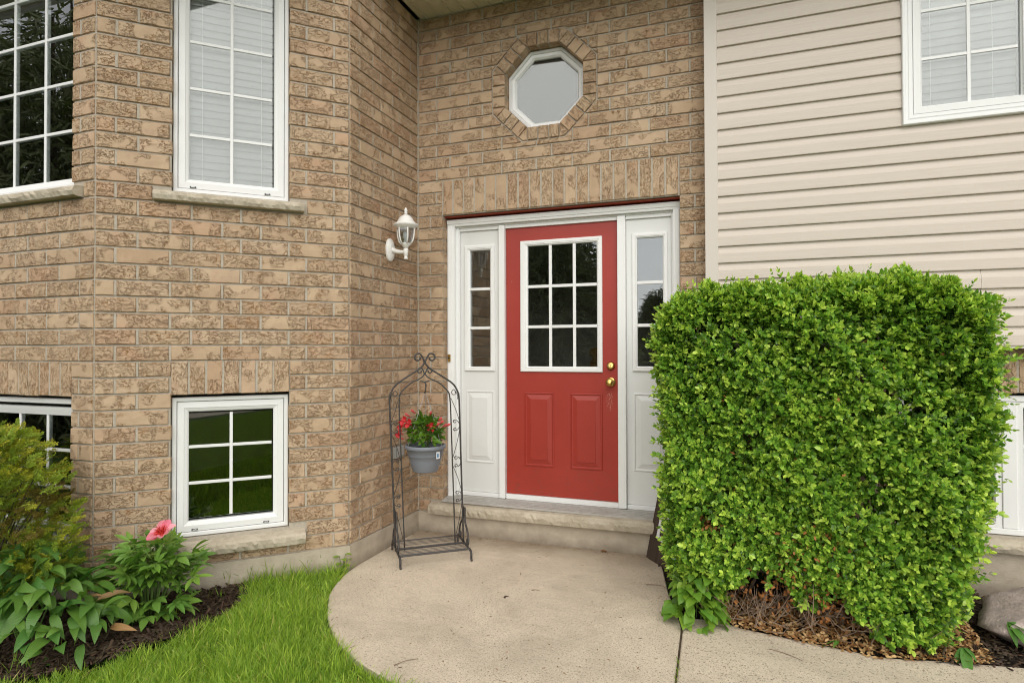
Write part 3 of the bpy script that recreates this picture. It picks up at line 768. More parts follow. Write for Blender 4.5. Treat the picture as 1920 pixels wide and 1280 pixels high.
# siding window
fs = ((RX+.012, SY, 0), 0.)
cw = casement(fs, (SWN[0]+.030, SWN[1]-.03, SWN[2]+.032, SWN[3]), (1.166, 1.612, 2.720, 3.80), 2, [2.990, 3.262, 3.533], 'white casement window with closed blind set in the beige siding', y0=-.020, gm='glassb')
fr = MB(); frame_ring(fr, SWN, [(0, .02), (0, -.030), (.004, -.034), (.014, -.034), (.017, -.030), (.028, -.030), (.0305, -.020), (.0305, .02)]); fr.build('casing', M['vinyl'], cw)
blind(fs, 1.13, 1.65, 2.73, 3.80, .055, 'closed grey looking blind behind the siding window', chords=(1.215, 1.505), tilt=80)
# low right window
wr = ((RX+.03, .004, 0), 0.)
t = empty('window', wr[0], wr[1], 'white low window at the right edge behind the hedge', 'window', 'white gridded windows')
fr = MB(); frame_ring(fr, RW, [(0, .10), (0, .03), (.004, .026), (.030, .026), (.034, .034), (.034, .10)]); fr.build('frame', M['vinyl'], t)
for a, b in ((RW[0]+.035, RW[0]+.50), (RW[0]+.57, RW[1]-.035)):
    sa = MB(); o = (a, b, RW[2]+.035, RW[3]-.035); frame_ring(sa, o, [(0, .09), (0, .036), (.03, .034), (.036, .048), (.036, .09)]); sa.build('sash', M['vinyl'], t)
    g = ins(o, .036); lites(t, g, 2, 3, .055)
MB().box(RW[0]+.5005, RW[0]+.5695, .028, .095, RW[2]+.035, RW[3]-.035).build('mullion', M['vinyl'], t, bevel=.003)
stone_sill(t, .98, 2.08, .238, .318, -.055, .06, 40, .022, 0., 'stone_sill', 8)
# octagonal window
t = empty('octagonal_window', (0, 0, 0), 0., 'white octagonal window set in a ring of bricks above the front door', 'window')
def oring(steps, name, mat): 
    mb = MB(); mb.rings([oct_pts(OC, OZ, a, y) for a, y in steps], cap_last=False); return mb.build(name, M[mat], t)
oring([(OI+.002, .13), (OI+.002, .085), (OI-.003, .078), (OI-.018, .076), (OI-.022, .082), (OI-.022, .13)], 'frame', 'vinyl')
oring([(OI-.0225, .125), (OI-.0225, .090), (OI-.026, .086), (OI-.046, .090), (OI-.056, .104), (OI-.056, .125)], 'sash', 'vinyl')
mb = MB(); mb.rings([oct_pts(0, 0, OI-.0545, -.002), oct_pts(0, 0, OI-.0545, .002)], True, True); mb.build('pane', m_glass(1.2), t, loc=(OC, .115, OZ), rot=(0, 0, R(2.2)))
mb = MB(); mb.rings([oct_pts(OC, OZ, OI-.03, .150), oct_pts(OC, OZ, OI-.03, .154)], True, True); mb.build('privacy_sheet', M['film'], t)

# ------------------------------------------------------------------ front door
MB().box(DX0-.002, DX1+.002, .040, .15, 2.367, 2.371).build('lintel', m_paint('lintel_paint', (.42, .065, .03), .6, .3, (.2, .07, .04))).__setitem__('label', 'thin red painted steel lintel over the front door')
bpy.data.objects['lintel']['category'] = 'lintel'
ent = empty('front_entrance', (0, 0, 0), 0., 'red front door with white sidelights and gridded glass', 'door')
FT = 2.352; FB0 = .262
def prof_post(x0, x1, y0, y1, z0, z1, name, mat='trimw', b=.003): return MB().box(x0, x1, y0, y1, z0, z1).build(name, M[mat], ent, bevel=b)
mb = MB(); bw = .050
def mould(xa, xb):  # brick mould legs with a stepped profile
    m_ = MB(); pr = [(xa, .115), (xa, .080), (xa+(xb-xa)*.18, .074), (xa+(xb-xa)*.62, .078), (xa+(xb-xa)*.66, .084), (xb, .086), (xb, .115)]
    n = len(pr); V = [(x, y, z) for z in (FB0-.01, FT-.05) for x, y in pr]
    m_.add(V, [(i, (i+1) % n, n+(i+1) % n, n+i) for i in range(n)]+[tuple(range(n)), tuple(range(2*n-1, n-1, -1))]); return m_.build('brick_mould', M['trimw'], ent)
mould(DX0+.003, DX0+.062); mould(DX1-.003, DX1-.050)
pr = [(FT, .115), (FT, .078), (FT-.010, .074), (FT-.032, .078), (FT-.034, .084), (FT-.0495, .086), (FT-.0495, .115)]
n = len(pr); V = [(x, y, z) for x in (DX0+.003, DX1-.003) for z, y in pr]
MB().add(V, [(i, (i+1) % n, n+(i+1) % n, n+i) for i in range(n)]+[tuple(range(n)), tuple(range(2*n-1, n-1, -1))]).build('brick_mould', M['trimw'], ent)
prof_post(DX0+.035, .292, .1155, .21, FB0, 2.29, 'jamb'); prof_post(1.866, DX1-.035, .1155, .21, FB0, 2.29, 'jamb')
prof_post(DX0+.035, DX1-.035, .116, .21, 2.2905, FT-.02, 'head_jamb')
prof_post(.616, .662, .104, .21, FB0+.004, 2.2895, 'mullion'); prof_post(1.500, 1.556, .104, .21, FB0+.004, 2.2895, 'mullion')
for a, b in ((.293, .6155), (1.5565, 1.8655), (.6625, 1.4995)):
    MB().box(a, b, .1225, .20, 2.266, 2.290).build('stop', M['trimw'], ent, bevel=.002)
# threshold: ribbed grey sill
mb = MB(); yy = -.020; zz = .246
for i in range(5):
    y0_, y1_ = -.018+.0255*i, -.018+.0255*(i+1)-.006; zt = .250+.0035*i; mb.box(DX0+.004, DX1-.004, y1_+.0002, y1_+.0058, .236, zt-.006)
    mb.box(DX0+.004, DX1-.004, y0_, y1_, .236, zt)
mb.box(DX0+.004, DX1-.004, .111, .21, .236, .2615); mb.build('threshold', M['sillmetal'], ent)
for a, b in ((.2945, .614), (.6645, 1.498), (1.558, 1.8645)):
    MB().box(a, b, .128 if a != .6645 else .124, .20, .2625, .2925 if a != .6645 else .2985).build('sweep', M['trimw'], ent, bevel=.002)
DOORY = .140
def panel(parent, r, mat, y):
    mb = MB(); st = [(0, y+.0005), (.003, y-.006), (.009, y-.007), (.013, y-.0015), (.017, y-.0006), (.021, y-.0012), (.050, y-.0085), (.052, y-.0115)]
    mb.rings([rect(*ins(r, d), q) for d, q in st]); return mb.build('raised_panel', M[mat], parent)
def liteframe(parent, o, g, y, mat='trimw'):
    mb = MB(); d = [g[0]-o[0], o[1]-g[1], g[2]-o[2], o[3]-g[3]]
    def lp(t, yy): return rect(o[0]+d[0]*t, o[1]-d[1]*t, o[2]+d[2]*t, o[3]-d[3]*t, yy)
    mb.rings([lp(0, y-.0003), lp(.02, y-.010), (lp(.12, y-.014)), lp(.55, y-.014), lp(.6, y-.010), lp(.68, y-.010), lp(.74, y-.013), lp(1, y-.004), lp(1, y+.03)], cap_last=False)
    return mb.build('glass_frame', M[mat], parent)
def slab(name, x0, x1, z0, z1, g, mat, y=DOORY):
    mb = MB()
    L = [rect(x0, x1, z0, z1, y+.044), rect(x0, x1, z0, z1, y+.002), rect(x0+.002, x1-.002, z0+.002, z1-.002, y), rect(*ins(g, -.012), y), rect(*ins(g, -.012), y+.044)]
    mb.rings(L, cap_last=False); return mb.build(name, M[mat], ent)
g = (.833, 1.351, 1.241, 2.126)
dr = slab('door', .664, 1.498, .3005, 2.2655, g, 'red')
liteframe(dr, (.777, 1.389, 1.202, 2.165), g, DOORY)
lites(dr, g, 3, 3, DOORY+.004, .021, [1.006, 1.185], [1.531, 1.826], pane_y=DOORY+.007)
panel(dr, (.803, 1.032, .512, 1.053), 'red', DOORY); panel(dr, (1.152, 1.386, .512, 1.053), 'red', DOORY)
kb = MB().lathe([(.0, 0), (.033, .0), (.034, .006), (.028, .010), (.014, .014), (.0125, .034), (.020, .040), (.0275, .052), (.0275, .060), (.022, .068), (.012, .072), (.0, .073)], 20, (1.447, DOORY-.0005, 1.136), 'y'); kb.build('door_knob', M['brass'], dr, True)
db = MB().lathe([(.0, 0), (.030, .0), (.0305, .004), (.024, .016), (.0235, .020), (.019, .021), (.0, .0212)], 20, (1.447, DOORY-.0005, 1.249), 'y'); db.build('deadbolt', M['brass'], dr, True)
MB().box(1.4455, 1.4485, DOORY-.0228, DOORY-.0215, 1.2415, 1.2565).build('keyhole', M['dark'], dr)
for side, (x0, x1, o, g, pr_) in {'l': (.2935, .6145, (.327, .575, 1.203, 2.157), (.370, .537, 1.236, 2.118), (.338, .567, .513, 1.056)),
                                  'r': (1.557, 1.865, (1.598, 1.840, 1.212, 2.164), (1.632, 1.807, 1.246, 2.132), (1.604, 1.836, .524, 1.062))}.items():
    s = slab('sidelight', x0, x1, .294, 2.2655, g, 'white')
    liteframe(s, o, g, DOORY); lites(s, g, 1, 3, DOORY+.004, .021, [], [1.529, 1.824], pane_y=DOORY+.010, turn=R(-3.2) if side == 'l' else 0.)
    panel(s, pr_, 'white', DOORY)
# doorstep stone
ds = stone_sill(None, .112, 1.90, .150, .238, -.062, .02, 90, .012, .014, 'stone_doorstep', 12)
tag(ds, 'long rock faced limestone doorstep under the red front door', 'step')
# doorbell
t = empty('doorbell', (0, 0, 0), 0., 'small brass doorbell button on the white door frame', 'doorbell')
MB().box(.214, .237, .064, .0735, 1.273, 1.330).build('plate', M['brass'], t, bevel=.003)
MB().lathe([(0, 0), (.007, 0), (.006, .004), (0, .005)], 12, (.2255, .0638, 1.302), 'y').build('button', M['dark'], t, True)
# newel post seen through the glass
t = empty('newel_post', (1.02, 1.6, .25), 0., 'oak stair newel post seen through the door glass', 'post')
MB().box(-.045, .045, -.045, .045, 0, .98).build('shaft', M['postwood'], t, bevel=.006)
MB().lathe([(0, .98), (.05, .98), (.055, 1.0), (.03, 1.02), (.03, 1.035), (.055, 1.06), (.06, 1.09), (.045, 1.12), (0, 1.135)], 16).build('finial', M['postwood'], t, True)

# ------------------------------------------------------------------ lantern
LX, LY, LZ = .132, -.416, 2.0
lan = empty('wall_lantern', (0, LY, 0), 0., 'white metal coach lantern on the narrow brick return wall', 'lantern')
pl = []
for x_, s_ in ((.0, 1), (.012, 1), (.020, .86), (.030, .55)):
    pl.append([(x_, s_*math.copysign(abs(math.cos(a))**.8, math.cos(a))*.050*(1-.22*math.sin(3*a)**2*0), 2.062+s_*math.copysign(abs(math.sin(a))**1.15, math.sin(a))*.080) for a in [2*math.pi*i/20 for i in range(20)]])
MB().rings(pl, True, True).build('back_plate', M['lampwhite'], lan)
MB().tube(spline([(.025, 0, 2.062), (.055, 0, 2.050), (.09, 0, 2.043), (LX, 0, 2.043)], 5), .019, 8, r1=.011).build('arm', M['lampwhite'], lan, True)
MB().lathe([(.0, 1.990), (.014, 1.990), (.0155, 1.996), (.011, 2.004), (.011, 2.016), (.016, 2.022), (.017, 2.06), (.014, 2.066), (.0, 2.066)], 12, (LX, 0, 0)).build('stem', M['lampwhite'], lan, True)
MB().lathe([(0, 2.0665), (.015, 2.0665), (.020, 2.078), (.034, 2.094), (.036, 2.099), (.0, 2.099)], 16, (LX, 0, 0)).build('cup', M['lampwhite'], lan, True)
bars = [(.035, 2.097), (.048, 2.115), (.056, 2.142), (.0605, 2.175), (.061, 2.202)]
for i in range(6):
    a = R(60*i+12); c, s = math.cos(a), math.sin(a)
    MB().tube([(LX+r*c, r*s, z) for r, z in bars], .0052, 6).build('cage_bar', M['lampwhite'], lan, True)
    a2 = R(60*i+42); V = []
    gp = []
    for r, z in bars:
        for da in (-26, 26):
            aa = a2+R(da); gp.append((LX+(r-.003)*math.cos(aa), (r-.003)*math.sin(aa), z))
    MB().add(gp, [(2*k, 2*k+1, 2*k+3, 2*k+2) for k in range(4)]).build('glass_pane', M['lampglass'], lan, True)
MB().lathe([(0, 2.2025), (.062, 2.2025), (.066, 2.208), (.078, 2.216), (.087, 2.226), (.086, 2.231), (.066, 2.240), (.055, 2.254), (.046, 2.272), (.032, 2.288), (.016, 2.297), (.0, 2.300)], 24, (LX, 0, 0), wob=lambda k, n, i: (.035 if k % 2 else -.02) if 6 <= i <= 9 else 0).build('cap', M['lampwhite'], lan, True)
MB().lathe([(0, 2.2985), (.013, 2.2985), (.009, 2.306), (.014, 2.312), (.008, 2.318), (.013, 2.326), (.011, 2.334), (.003, 2.348), (0, 2.350)], 12, (LX, 0, 0)).build('finial', M['lampwhite'], lan, True)
MB().lathe([(0, 2.0995), (.014, 2.0995), (.014, 2.13), (.022, 2.15), (.020, 2.175), (.0, 2.185)], 12, (LX, 0, 0)).build('bulb', M['label'], lan, True)

# electrical cover
t = empty('outlet_cover', (0, -.308, .640), 0., 'grey metal outdoor outlet cover on the brick behind the plant stand', 'outlet')
MB().box(-.002, .022, -.060, .060, -.040, .040).build('box', M['outlet'], t, bevel=.003)
for q in (-.028, .028): MB().box(.0222, .029, q-.022, q+.022, -.030, .030).build('lid', M['outlet'], t, bevel=.003)

# ------------------------------------------------------------------ ground
lw = MB().add([(-60, -80, -.03), (60, -80, -.03), (60, 40, -.03), (-60, 40, -.03)], [(0, 1, 2, 3)])
tag(lw.build('lawn', M['lawn']), kind='structure')
patio_pts = [(0, .0), (0, -.80), (.012, -.93), (.055, -1.091), (.115, -1.235), (.197, -1.36), (.27, -1.462), (.346, -1.545), (.445, -1.645), (.558, -1.73), (.665, -1.796), (.78, -1.849), (.953, -1.919),
             (1.15, -1.97), (1.4, -2.0), (2.043, -2.0), (2.020, -1.52), (2.004, -.985), (1.90, -.57), (1.82, -.15), (1.80, 0)]
walk_pts = [(2.012, -.90), (2.029, -1.52), (2.052, -2.0), (6.5, -2.0), (6.5, -.92), (3.8, -.90), (3.419, -.906), (3.25, -.935), (3.098, -.955), (2.97, -.995), (2.842, -1.01), (2.70, -.985), (2.546, -.963), (2.41, -.94), (2.278, -.918), (2.175, -.86)]
def slab_poly(pts, z0, z1, name, mat, b=.006):
    n = len(pts); mb = MB(); cx = sum(p[0] for p in pts)/n; cy = sum(p[1] for p in pts)/n
    top = [(x, y, z1) for x, y in pts]
    ins_ = []
    A_ = sum(pts[i][0]*pts[(i+1) % n][1]-pts[(i+1) % n][0]*pts[i][1] for i in range(n)); sg = 1 if A_ > 0 else -1
    for i in range(n):
        p, q, r_ = Vector(pts[i-1]), Vector(pts[i]), Vector(pts[(i+1) % n]); e1 = (q-p).normalized(); e2 = (r_-q).normalized()
        nn = Vector((-(e1.y+e2.y), e1.x+e2.x))*sg; nn = nn.normalized() if nn.length > 1e-5 else Vector((0, 0)); ins_.append((q.x+nn.x*b, q.y+nn.y*b, z1))
    mb.rings([[(x, y, z0) for x, y in pts], [(x, y, z1-b) for x, y in pts], ins_], cap_last=False)
    tr = tessellate_polygon([[Vector(p) for p in ins_]]); mb.add(ins_, [tuple(t_) for t_ in tr])
    return mb.build(name, M[mat])
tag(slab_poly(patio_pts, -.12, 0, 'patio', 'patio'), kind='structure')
tag(slab_poly(walk_pts, -.12, .003, 'walkway', 'patio'), kind='structure')
bed_pts = [(-.47, -1.26), (-.38, -1.36), (-.28, -1.572), (-.25, -1.80), (-.26, -2.02), (-.34, -2.19), (-.45, -2.32), (-.61, -2.52), (-.85, -2.70), (-1.2, -2.8), (-3.6, -2.9), (-3.6, -1.80), (-.97, -1.80), (-.56, -1.37)]
def in_poly(X, Y, pts):
    c = np.zeros(len(X), bool); n = len(pts)
    for i in range(n):
        (x1, y1), (x2, y2) = pts[i], pts[i-1]
        k = ((y1 > Y) != (y2 > Y)) & (X < (x2-x1)*(Y-y1)/((y2-y1) if y2 != y1 else 1e-9)+x1); c ^= k
    return c
def bed(pts, name, mat, zb, seed, res=.035):
    xs = np.arange(min(p[0] for p in pts), max(p[0] for p in pts)+res, res); ys = np.arange(min(p[1] for p in pts), max(p[1] for p in pts)+res, res)
    gx, gy = np.meshgrid(xs, ys); ok = in_poly(gx.ravel(), gy.ravel(), pts).reshape(gx.shape); r2 = np.random.default_rng(seed)
    z = zb+.02*np.sin(gx*5+seed)*np.cos(gy*6)+r2.uniform(-.010, .010, gx.shape)
    V = np.stack([gx, gy, z], -1).reshape(-1, 3); nx = len(xs)
    F = [(j*nx+i, j*nx+i+1, (j+1)*nx+i+1, (j+1)*nx+i) for j in range(len(ys)-1) for i in range(nx-1) if ok[j, i] or ok[j+1, i+1]]
    return mob(name, V, F, M[mat], None, True)
tag(bed(bed_pts, 'garden_bed', 'mulchbase', .0, 3), kind='structure')
hb_pts = [(1.80, -.02), (1.90, -.57), (2.0, -.97), (2.17, -.87), (2.278, -.93), (2.546, -.975), (2.842, -1.02), (3.1, -.97), (3.42, -.92), (5.2, -.92), (5.2, 0), (1.80, 0)]
tag(bed(hb_pts, 'garden_bed', 'mulchbase', -.012, 5), kind='structure')

# ------------------------------------------------------------------ mulch, litter, grass
def scatter(pts, n, margin=0.):
    xs = [p[0] for p in pts]; ys = [p[1] for p in pts]; X = rng.uniform(min(xs), max(xs), n*4); Y = rng.uniform(min(ys), max(ys), n*4)
    k = in_poly(X, Y, pts); return X[k][:n], Y[k][:n]
def tone(n, lo=.7, hi=1.3, hue=.12):
    t = rng.uniform(lo, hi, (n, 1))*np.ones((1, 3)); return t*(1+rng.normal(0, hue, (n, 3))*[1, .4, 1])
def bedz(X, Y, zb, seed): return zb+.02*np.sin(X*5+seed)*np.cos(Y*6)
vis_bed = [(-.47, -1.23), (-.37, -1.36), (-.265, -1.572), (-.235, -1.80), (-.25, -2.02), (-.33, -2.20), (-.44, -2.33), (-.60, -2.53), (-.85, -2.72), (-1.5, -2.85), (-1.9, -1.85), (-.97, -1.84), (-.54, -1.38)]
X, Y = scatter(vis_bed, 12000); n = len(X)
D = unit(n); D[:, 2] *= .35
cloud('mulch', M['mulch'], None, np.stack([X, Y, bedz(X, Y, .0, 3)+rng.uniform(.0, .02, n)], 1), D, unit(n)*.45+[0, 0, 1], rng.uniform(.012, .05, n), rng.uniform(.004, .013, n), tone(n, .5, 1.9, .12), CHIP, False)['kind'] = 'stuff'
hb_vis = [(2.9, -.95), (3.1, -.97), (3.42, -.92), (4.3, -.92), (4.3, -.02), (3.3, -.02), (3.2, -.6)]
X, Y = scatter(hb_vis, 3500); n = len(X); D = unit(n); D[:, 2] *= .35
cloud('mulch', M['mulch'], None, np.stack([X, Y, bedz(X, Y, -.012, 5)+rng.uniform(.0, .02, n)], 1), D, unit(n)*.45+[0, 0, 1], rng.uniform(.012, .05, n), rng.uniform(.004, .013, n), tone(n, .5, 1.9, .12), CHIP, False)['kind'] = 'stuff'
# dead leaves under the hedge
lit_pts = [(2.10, -.80), (2.17, -.885), (2.278, -.945), (2.42, -.965), (2.546, -.99), (2.70, -1.01), (2.842, -1.035), (3.0, -1.0), (3.1, -.98), (3.3, -.94), (3.3, -.6), (2.1, -.6)]
X, Y = scatter(lit_pts, 4200); n = len(X); D = unit(n); D[:, 2] = np.abs(D[:, 2])*.35
pale = rng.uniform(0, 1, (n, 1)); tn = np.where(pale > .5, [[1.25, 1.35, 1.4]], [[.62, .48, .38]])*rng.uniform(.7, 1.25, (n, 1))
edge = np.clip((Y+1.03)*.10, 0, .05)
cloud('leaf_litter', M['litter'], None, np.stack([X, Y, .002+edge+rng.uniform(0, .012, n)], 1), D, unit(n)*.7+[0, 0, 1], rng.uniform(.014, .032, n), rng.uniform(.008, .016, n), tn, LEAF)['kind'] = 'stuff'

lawn_pts = [(-.47, -1.20), (-.36, -1.36), (-.26, -1.572), (-.235, -1.80), (-.25, -2.02), (-.33, -2.20), (-.44, -2.34), (-.60, -2.54), (-.85, -2.74), (-1.2, -2.9), (1.6, -2.9), (1.4, -2.02), (1.15, -1.985), (.953, -1.935), (.78, -1.862), (.66, -1.81), (.55, -1.742), (.435, -1.655), (.337, -1.555), (.258, -1.468), (.187, -1.365), (.105, -1.238), (.045, -1.095), (.0, -.93), (-.03, -.885), (-.27, -1.125)]
X, Y = scatter(lawn_pts, 58000); n = len(X)
clump = np.sin(X*9+1.3)*np.cos(Y*8)+.6*np.sin(X*23+Y*17); h = rng.uniform(.032, .082, n)*(1+.28*clump)
wallish = np.clip(1-np.abs((Y-AY)-(X-AX)*math.tan(ANG))/.25, 0, 1); h *= 1+.5*wallish
D = unit(n)*[.8, .8, .1]+[0, 0, 1]
yel = rng.uniform(0, 1, (n, 1)); g3 = np.where(yel > .82, [[2.0, 1.6, 1.9]], np.where(yel > .35, [[1.1, 1.1, 1.1]], [[.6, .74, .7]]))*rng.uniform(.75, 1.25, (n, 1))
dry = rng.uniform(0, 1, n) > .975; g3[dry] = [2.6, 1.4, 4.0]
cloud('grass', M['grass'], None, np.stack([X, Y, np.full(n, -.03)], 1), D, unit(n), h, rng.uniform(.0022, .0058, n), g3, BLADE)['kind'] = 'stuff'
# the lawn on the visitor's side of the path (seen in the window reflections)
X, Y = scatter([(-.6, -2.95), (1.7, -2.95), (2.0, -2.3), (6.0, -2.3), (8.2, -8.3), (2.0, -8.3)], 90000); n = len(X); D = unit(n)*[.55, .55, .1]+[0, 0, 1]
cloud('grass', M['grass'], None, np.stack([X, Y, np.full(n, -.03)], 1), D, unit(n), rng.uniform(.05, .13, n), rng.uniform(.006, .014, n), tone(n, .2, 1.25, .15), BLADE)['kind'] = 'stuff'
# loose tufts against the foundation and bed weeds
tuft = []
for i, (x, y, hh, m_) in enumerate([(-.50, -1.33, .16, 16), (-.44, -1.28, .12, 12), (-.30, -1.14, .15, 20), (-.20, -1.05, .13, 20), (-.12, -.97, .12, 18), (-.36, -1.2, .13, 16), (-.40, -1.75, .05, 9), (-.52, -2.0, .06, 9), (-.60, -2.2, .07, 10), (-.62, -2.38, .09, 14), (-.42, -1.48, .05, 8)]):
    for q in range(m_): tuft.append((x+rng.normal(0, .03), y+rng.normal(0, .022), hh*rng.uniform(.6, 1.25)))
tu = np.array(tuft); n = len(tu); D = unit(n)*[.5, .5, .1]+[0, 0, 1]
cloud('weed_grass', M['grass'], None, np.stack([tu[:, 0], tu[:, 1], np.full(n, .0)], 1), D, unit(n), tu[:, 2], rng.uniform(.003, .006, n), tone(n, .45, 1., .1), BLADE)['kind'] = 'stuff'
# grass and moss in the joint between patio and walkway
yj = rng.uniform(-1.9, -1.0, 260); n = len(yj); xj = 2.009+(-.985-yj)*.0385+rng.normal(0, .003, n); gate = np.sin(yj*21)+np.sin(yj*9+2) > .1
xj, yj = xj[gate], yj[gate]; n = len(xj); D = unit(n)*[.8, .8, .2]+[0, 0, .8]
cloud('joint_weeds', M['grass'], None, np.stack([xj, yj, np.full(n, -.012)], 1), D, unit(n), rng.uniform(.012, .032, n), rng.uniform(.002, .004, n), tone(n, .5, 1., .1), BLADE)['kind'] = 'stuff'
mb = MB(); mb.add([(1.99, -.9, -.008), (2.04, -.9, -.008), (2.075, -1.99, -.008), (2.03, -1.99, -.008)], [(0, 1, 2, 3)])
tag(mb.build('joint_soil', M['bark']), kind='structure')
# crumbs, twigs and petals lying on the concrete
n = 420; X, Y = scatter(patio_pts, n); n = len(X); D = unit(n); D[:, 2] = 0
near = rng.uniform(0, 1, n) < .45; Y = np.where(near, -rng.uniform(.005, .06, n), Y); X = np.where(near, rng.uniform(.05, 1.75, n), X)
cloud('leaf_litter', M['litter'], None, np.stack([X, Y, np.full(n, .0015)], 1), D, np.tile([0., 0, 1], (n, 1)), rng.uniform(.006, .022, n), rng.uniform(.0025, .006, n), tone(n, .25, .8, .15), LEAF)['kind'] = 'stuff'
for (x, y, l_, a, lab) in [(1.064, -.968, .03, 1.1, 'small dark seed husk lying mid patio'), (1.171, -.818, .05, .1, 'short brown twig on the patio beyond the seed husk'), (1.77, -.52, .10, .15, 'thin brown twig on the patio near the hedge'), (.87, -1.80, .11, .9, 'thin brown twig on the near edge of the patio by the grass'), (2.40, -1.10, .15, -.45, 'long pine needle on the walkway in front of the hedge')]:
    mb = MB().tube(spline([(0, 0, .004), (l_*.5, .006, .006), (l_, -.002, .004)], 4), .0022 if l_ > .04 else .006, 5, r1=.0012)
    tag(mb.build('twig', M['twig'] if l_ > .04 else M['bark'], loc=(x, y, 0), rot=(0, 0, a)), lab, 'twig')
lf = leaf_mesh('dry_leaf', M['litter'], .06, .03, .6, .3, 4, tint=(.5, .33, .25))
tag(link('dry_leaf', lf, None, (1.40, -.03, .006), (0, 0, .3)), 'curled brown leaf at the foot of the doorstep', 'leaf')
mb = MB(); nn_ = 14; top = []; 
for i in range(nn_):
    a = 2*math.pi*i/nn_; rr = .10*(1+.12*math.sin(3*a+1)); top.append((rr*math.cos(a), rr*.7*math.sin(a)))
mb.rings([[(x, y, -.03) for x, y in top], [(x, y, .012) for x, y in top], [(x*.93, y*.93, .02) for x, y in top]])
tag(mb.build('stepping_stone', M['stone'], loc=(.05, -2.38, 0), rot=(0, 0, .4)), 'flat tan stepping stone in the grass at the bottom edge', 'stone')

# ------------------------------------------------------------------ boxwood hedge
HX0, HX1, HY0, HY1, HT = 1.965, 3.25, -.91, -.24, 1.655
hedge = empty('boxwood_hedge', (2.6, -.58, 0), 0., 'large clipped boxwood hedge beside the front door', 'hedge')
hc = np.array([2.6, -.58, 0.])
def bulge(s, t): return .030*np.sin(s*5.1+1)*np.cos(t*4.3+.6)+.022*np.sin(s*11+t*7)+.018*np.sin(t*17+s*13)+.014*np.sin(s*31+t*8)*np.sin(t*29)
def wide_r(Z): return np.interp(Z, [0, .3, .8, 1.2, 1.42, 1.55, 1.65, 1.75], [-.19, -.05, .02, .06, .085, .07, .01, -.12])
def wide_l(Z): return np.interp(Z, [0, .3, .8, 1.3, 1.5, 1.6, 1.7], [.05, .03, .0, -.04, -.035, .01, .05])
def top_z(X): return HT-.02+np.interp(X, [1.9, 2.02, 2.15, 2.35, 2.8, 3.0, 3.12, 3.22, 3.32], [-.09, -.05, -.03, .0, .02, .01, -.015, -.06, -.15])
def low_edge(X):   # height where green growth begins along the front
    return np.interp(X, [1.9, 2.1, 2.2, 2.32, 2.45, 2.55, 2.68, 2.8, 2.95, 3.3], [.05, .10, .17, .30, .28, .15, .26, .14, .05, .03])
P, Dn = [], []
def add_pts(p, d): P.append(p); Dn.append(d)
n = 8600; fx = rng.uniform(0, 1, n); Z = rng.uniform(.04, HT+.03, n); X = HX0+wide_l(Z)+fx*(HX1+wide_r(Z)-HX0-wide_l(Z)); k = (Z > low_edge(X)+rng.normal(0, .04, n)) & (Z < top_z(X)+.01); X, Z = X[k], Z[k]; n = len(X)
splay = .07*np.clip(1-Z/.7, 0, 1)*np.clip((X-2.5)/.6, 0, 1)
add_pts(np.stack([X, HY0-bulge(X, Z)-splay+rng.uniform(-.02, .075, n), Z], 1), np.stack([rng.normal(0, .38, n)+.35*np.clip((X-2.6)/.6, -.4, 1), np.full(n, -.8), rng.normal(.30, .38, n)], 1))
n = 3900; Y = rng.uniform(HY0, HY1, n); Z = rng.uniform(.10, HT-.08, n)
add_pts(np.stack([HX0+wide_l(Z)-bulge(Y+3, Z)+rng.uniform(-.02, .07, n), Y, Z], 1), np.stack([np.full(n, -.8), rng.normal(-.1, .38, n), rng.normal(.3, .36, n)], 1))
n = 4200; Y = rng.uniform(HY0, HY1, n); Z = rng.uniform(.05, HT-.06, n)
add_pts(np.stack([HX1+wide_r(Z)+bulge(Y+5, Z)*.8-rng.uniform(-.03, .07, n), Y, Z], 1), np.stack([np.full(n, .85), rng.normal(-.25, .35, n), rng.normal(.25, .32, n)], 1))
n = 4800; X = rng.uniform(HX0-.02, HX1+.05, n); Y = rng.uniform(HY0, HY1, n)
add_pts(np.stack([X, Y, top_z(X)+bulge(X, Y)*.8-rng.uniform(-.01, .06, n)], 1), np.stack([rng.normal(0, .36, n), rng.normal(-.12, .34, n), np.full(n, .9)], 1))
n = 2200; X = rng.uniform(HX0-.02, HX1+.05, n); a = rng.uniform(0, math.pi/2, n)
add_pts(np.stack([X, HY0+.085-.085*np.cos(a)-bulge(X, X*.7+a*.3), top_z(X)-.085+.085*np.sin(a)+.9*bulge(X*2.1, X)], 1), np.stack([rng.normal(0, .35, n), -np.cos(a), np.sin(a)+.2], 1))
# longer stray shoots break the clipped outline
n = 260; w_ = rng.uniform(0, 1, n); X = rng.uniform(HX0, HX1+.03, n); Z = rng.uniform(.3, HT-.1, n); Y = rng.uniform(HY0, HY1, n)
top_ = w_ < .42; lft = (w_ >= .42) & (w_ < .66)
px = np.where(top_, X, np.where(lft, HX0+wide_l(Z)-.03, HX1+wide_r(Z)+.03)); pz = np.where(top_, top_z(X)+.03, Z)
add_pts(np.stack([px, np.where(top_, Y, HY0+.3*rng.uniform(0, 1, n)), pz], 1), np.stack([np.where(top_, rng.normal(0, .3, n), np.where(lft, -.9, .9)), rng.normal(-.15, .25, n), np.where(top_, .9, rng.normal(.2, .3, n))], 1))
P = np.concatenate(P); Dn = np.concatenate(Dn); Dn /= np.linalg.norm(Dn, axis=1, keepdims=True)
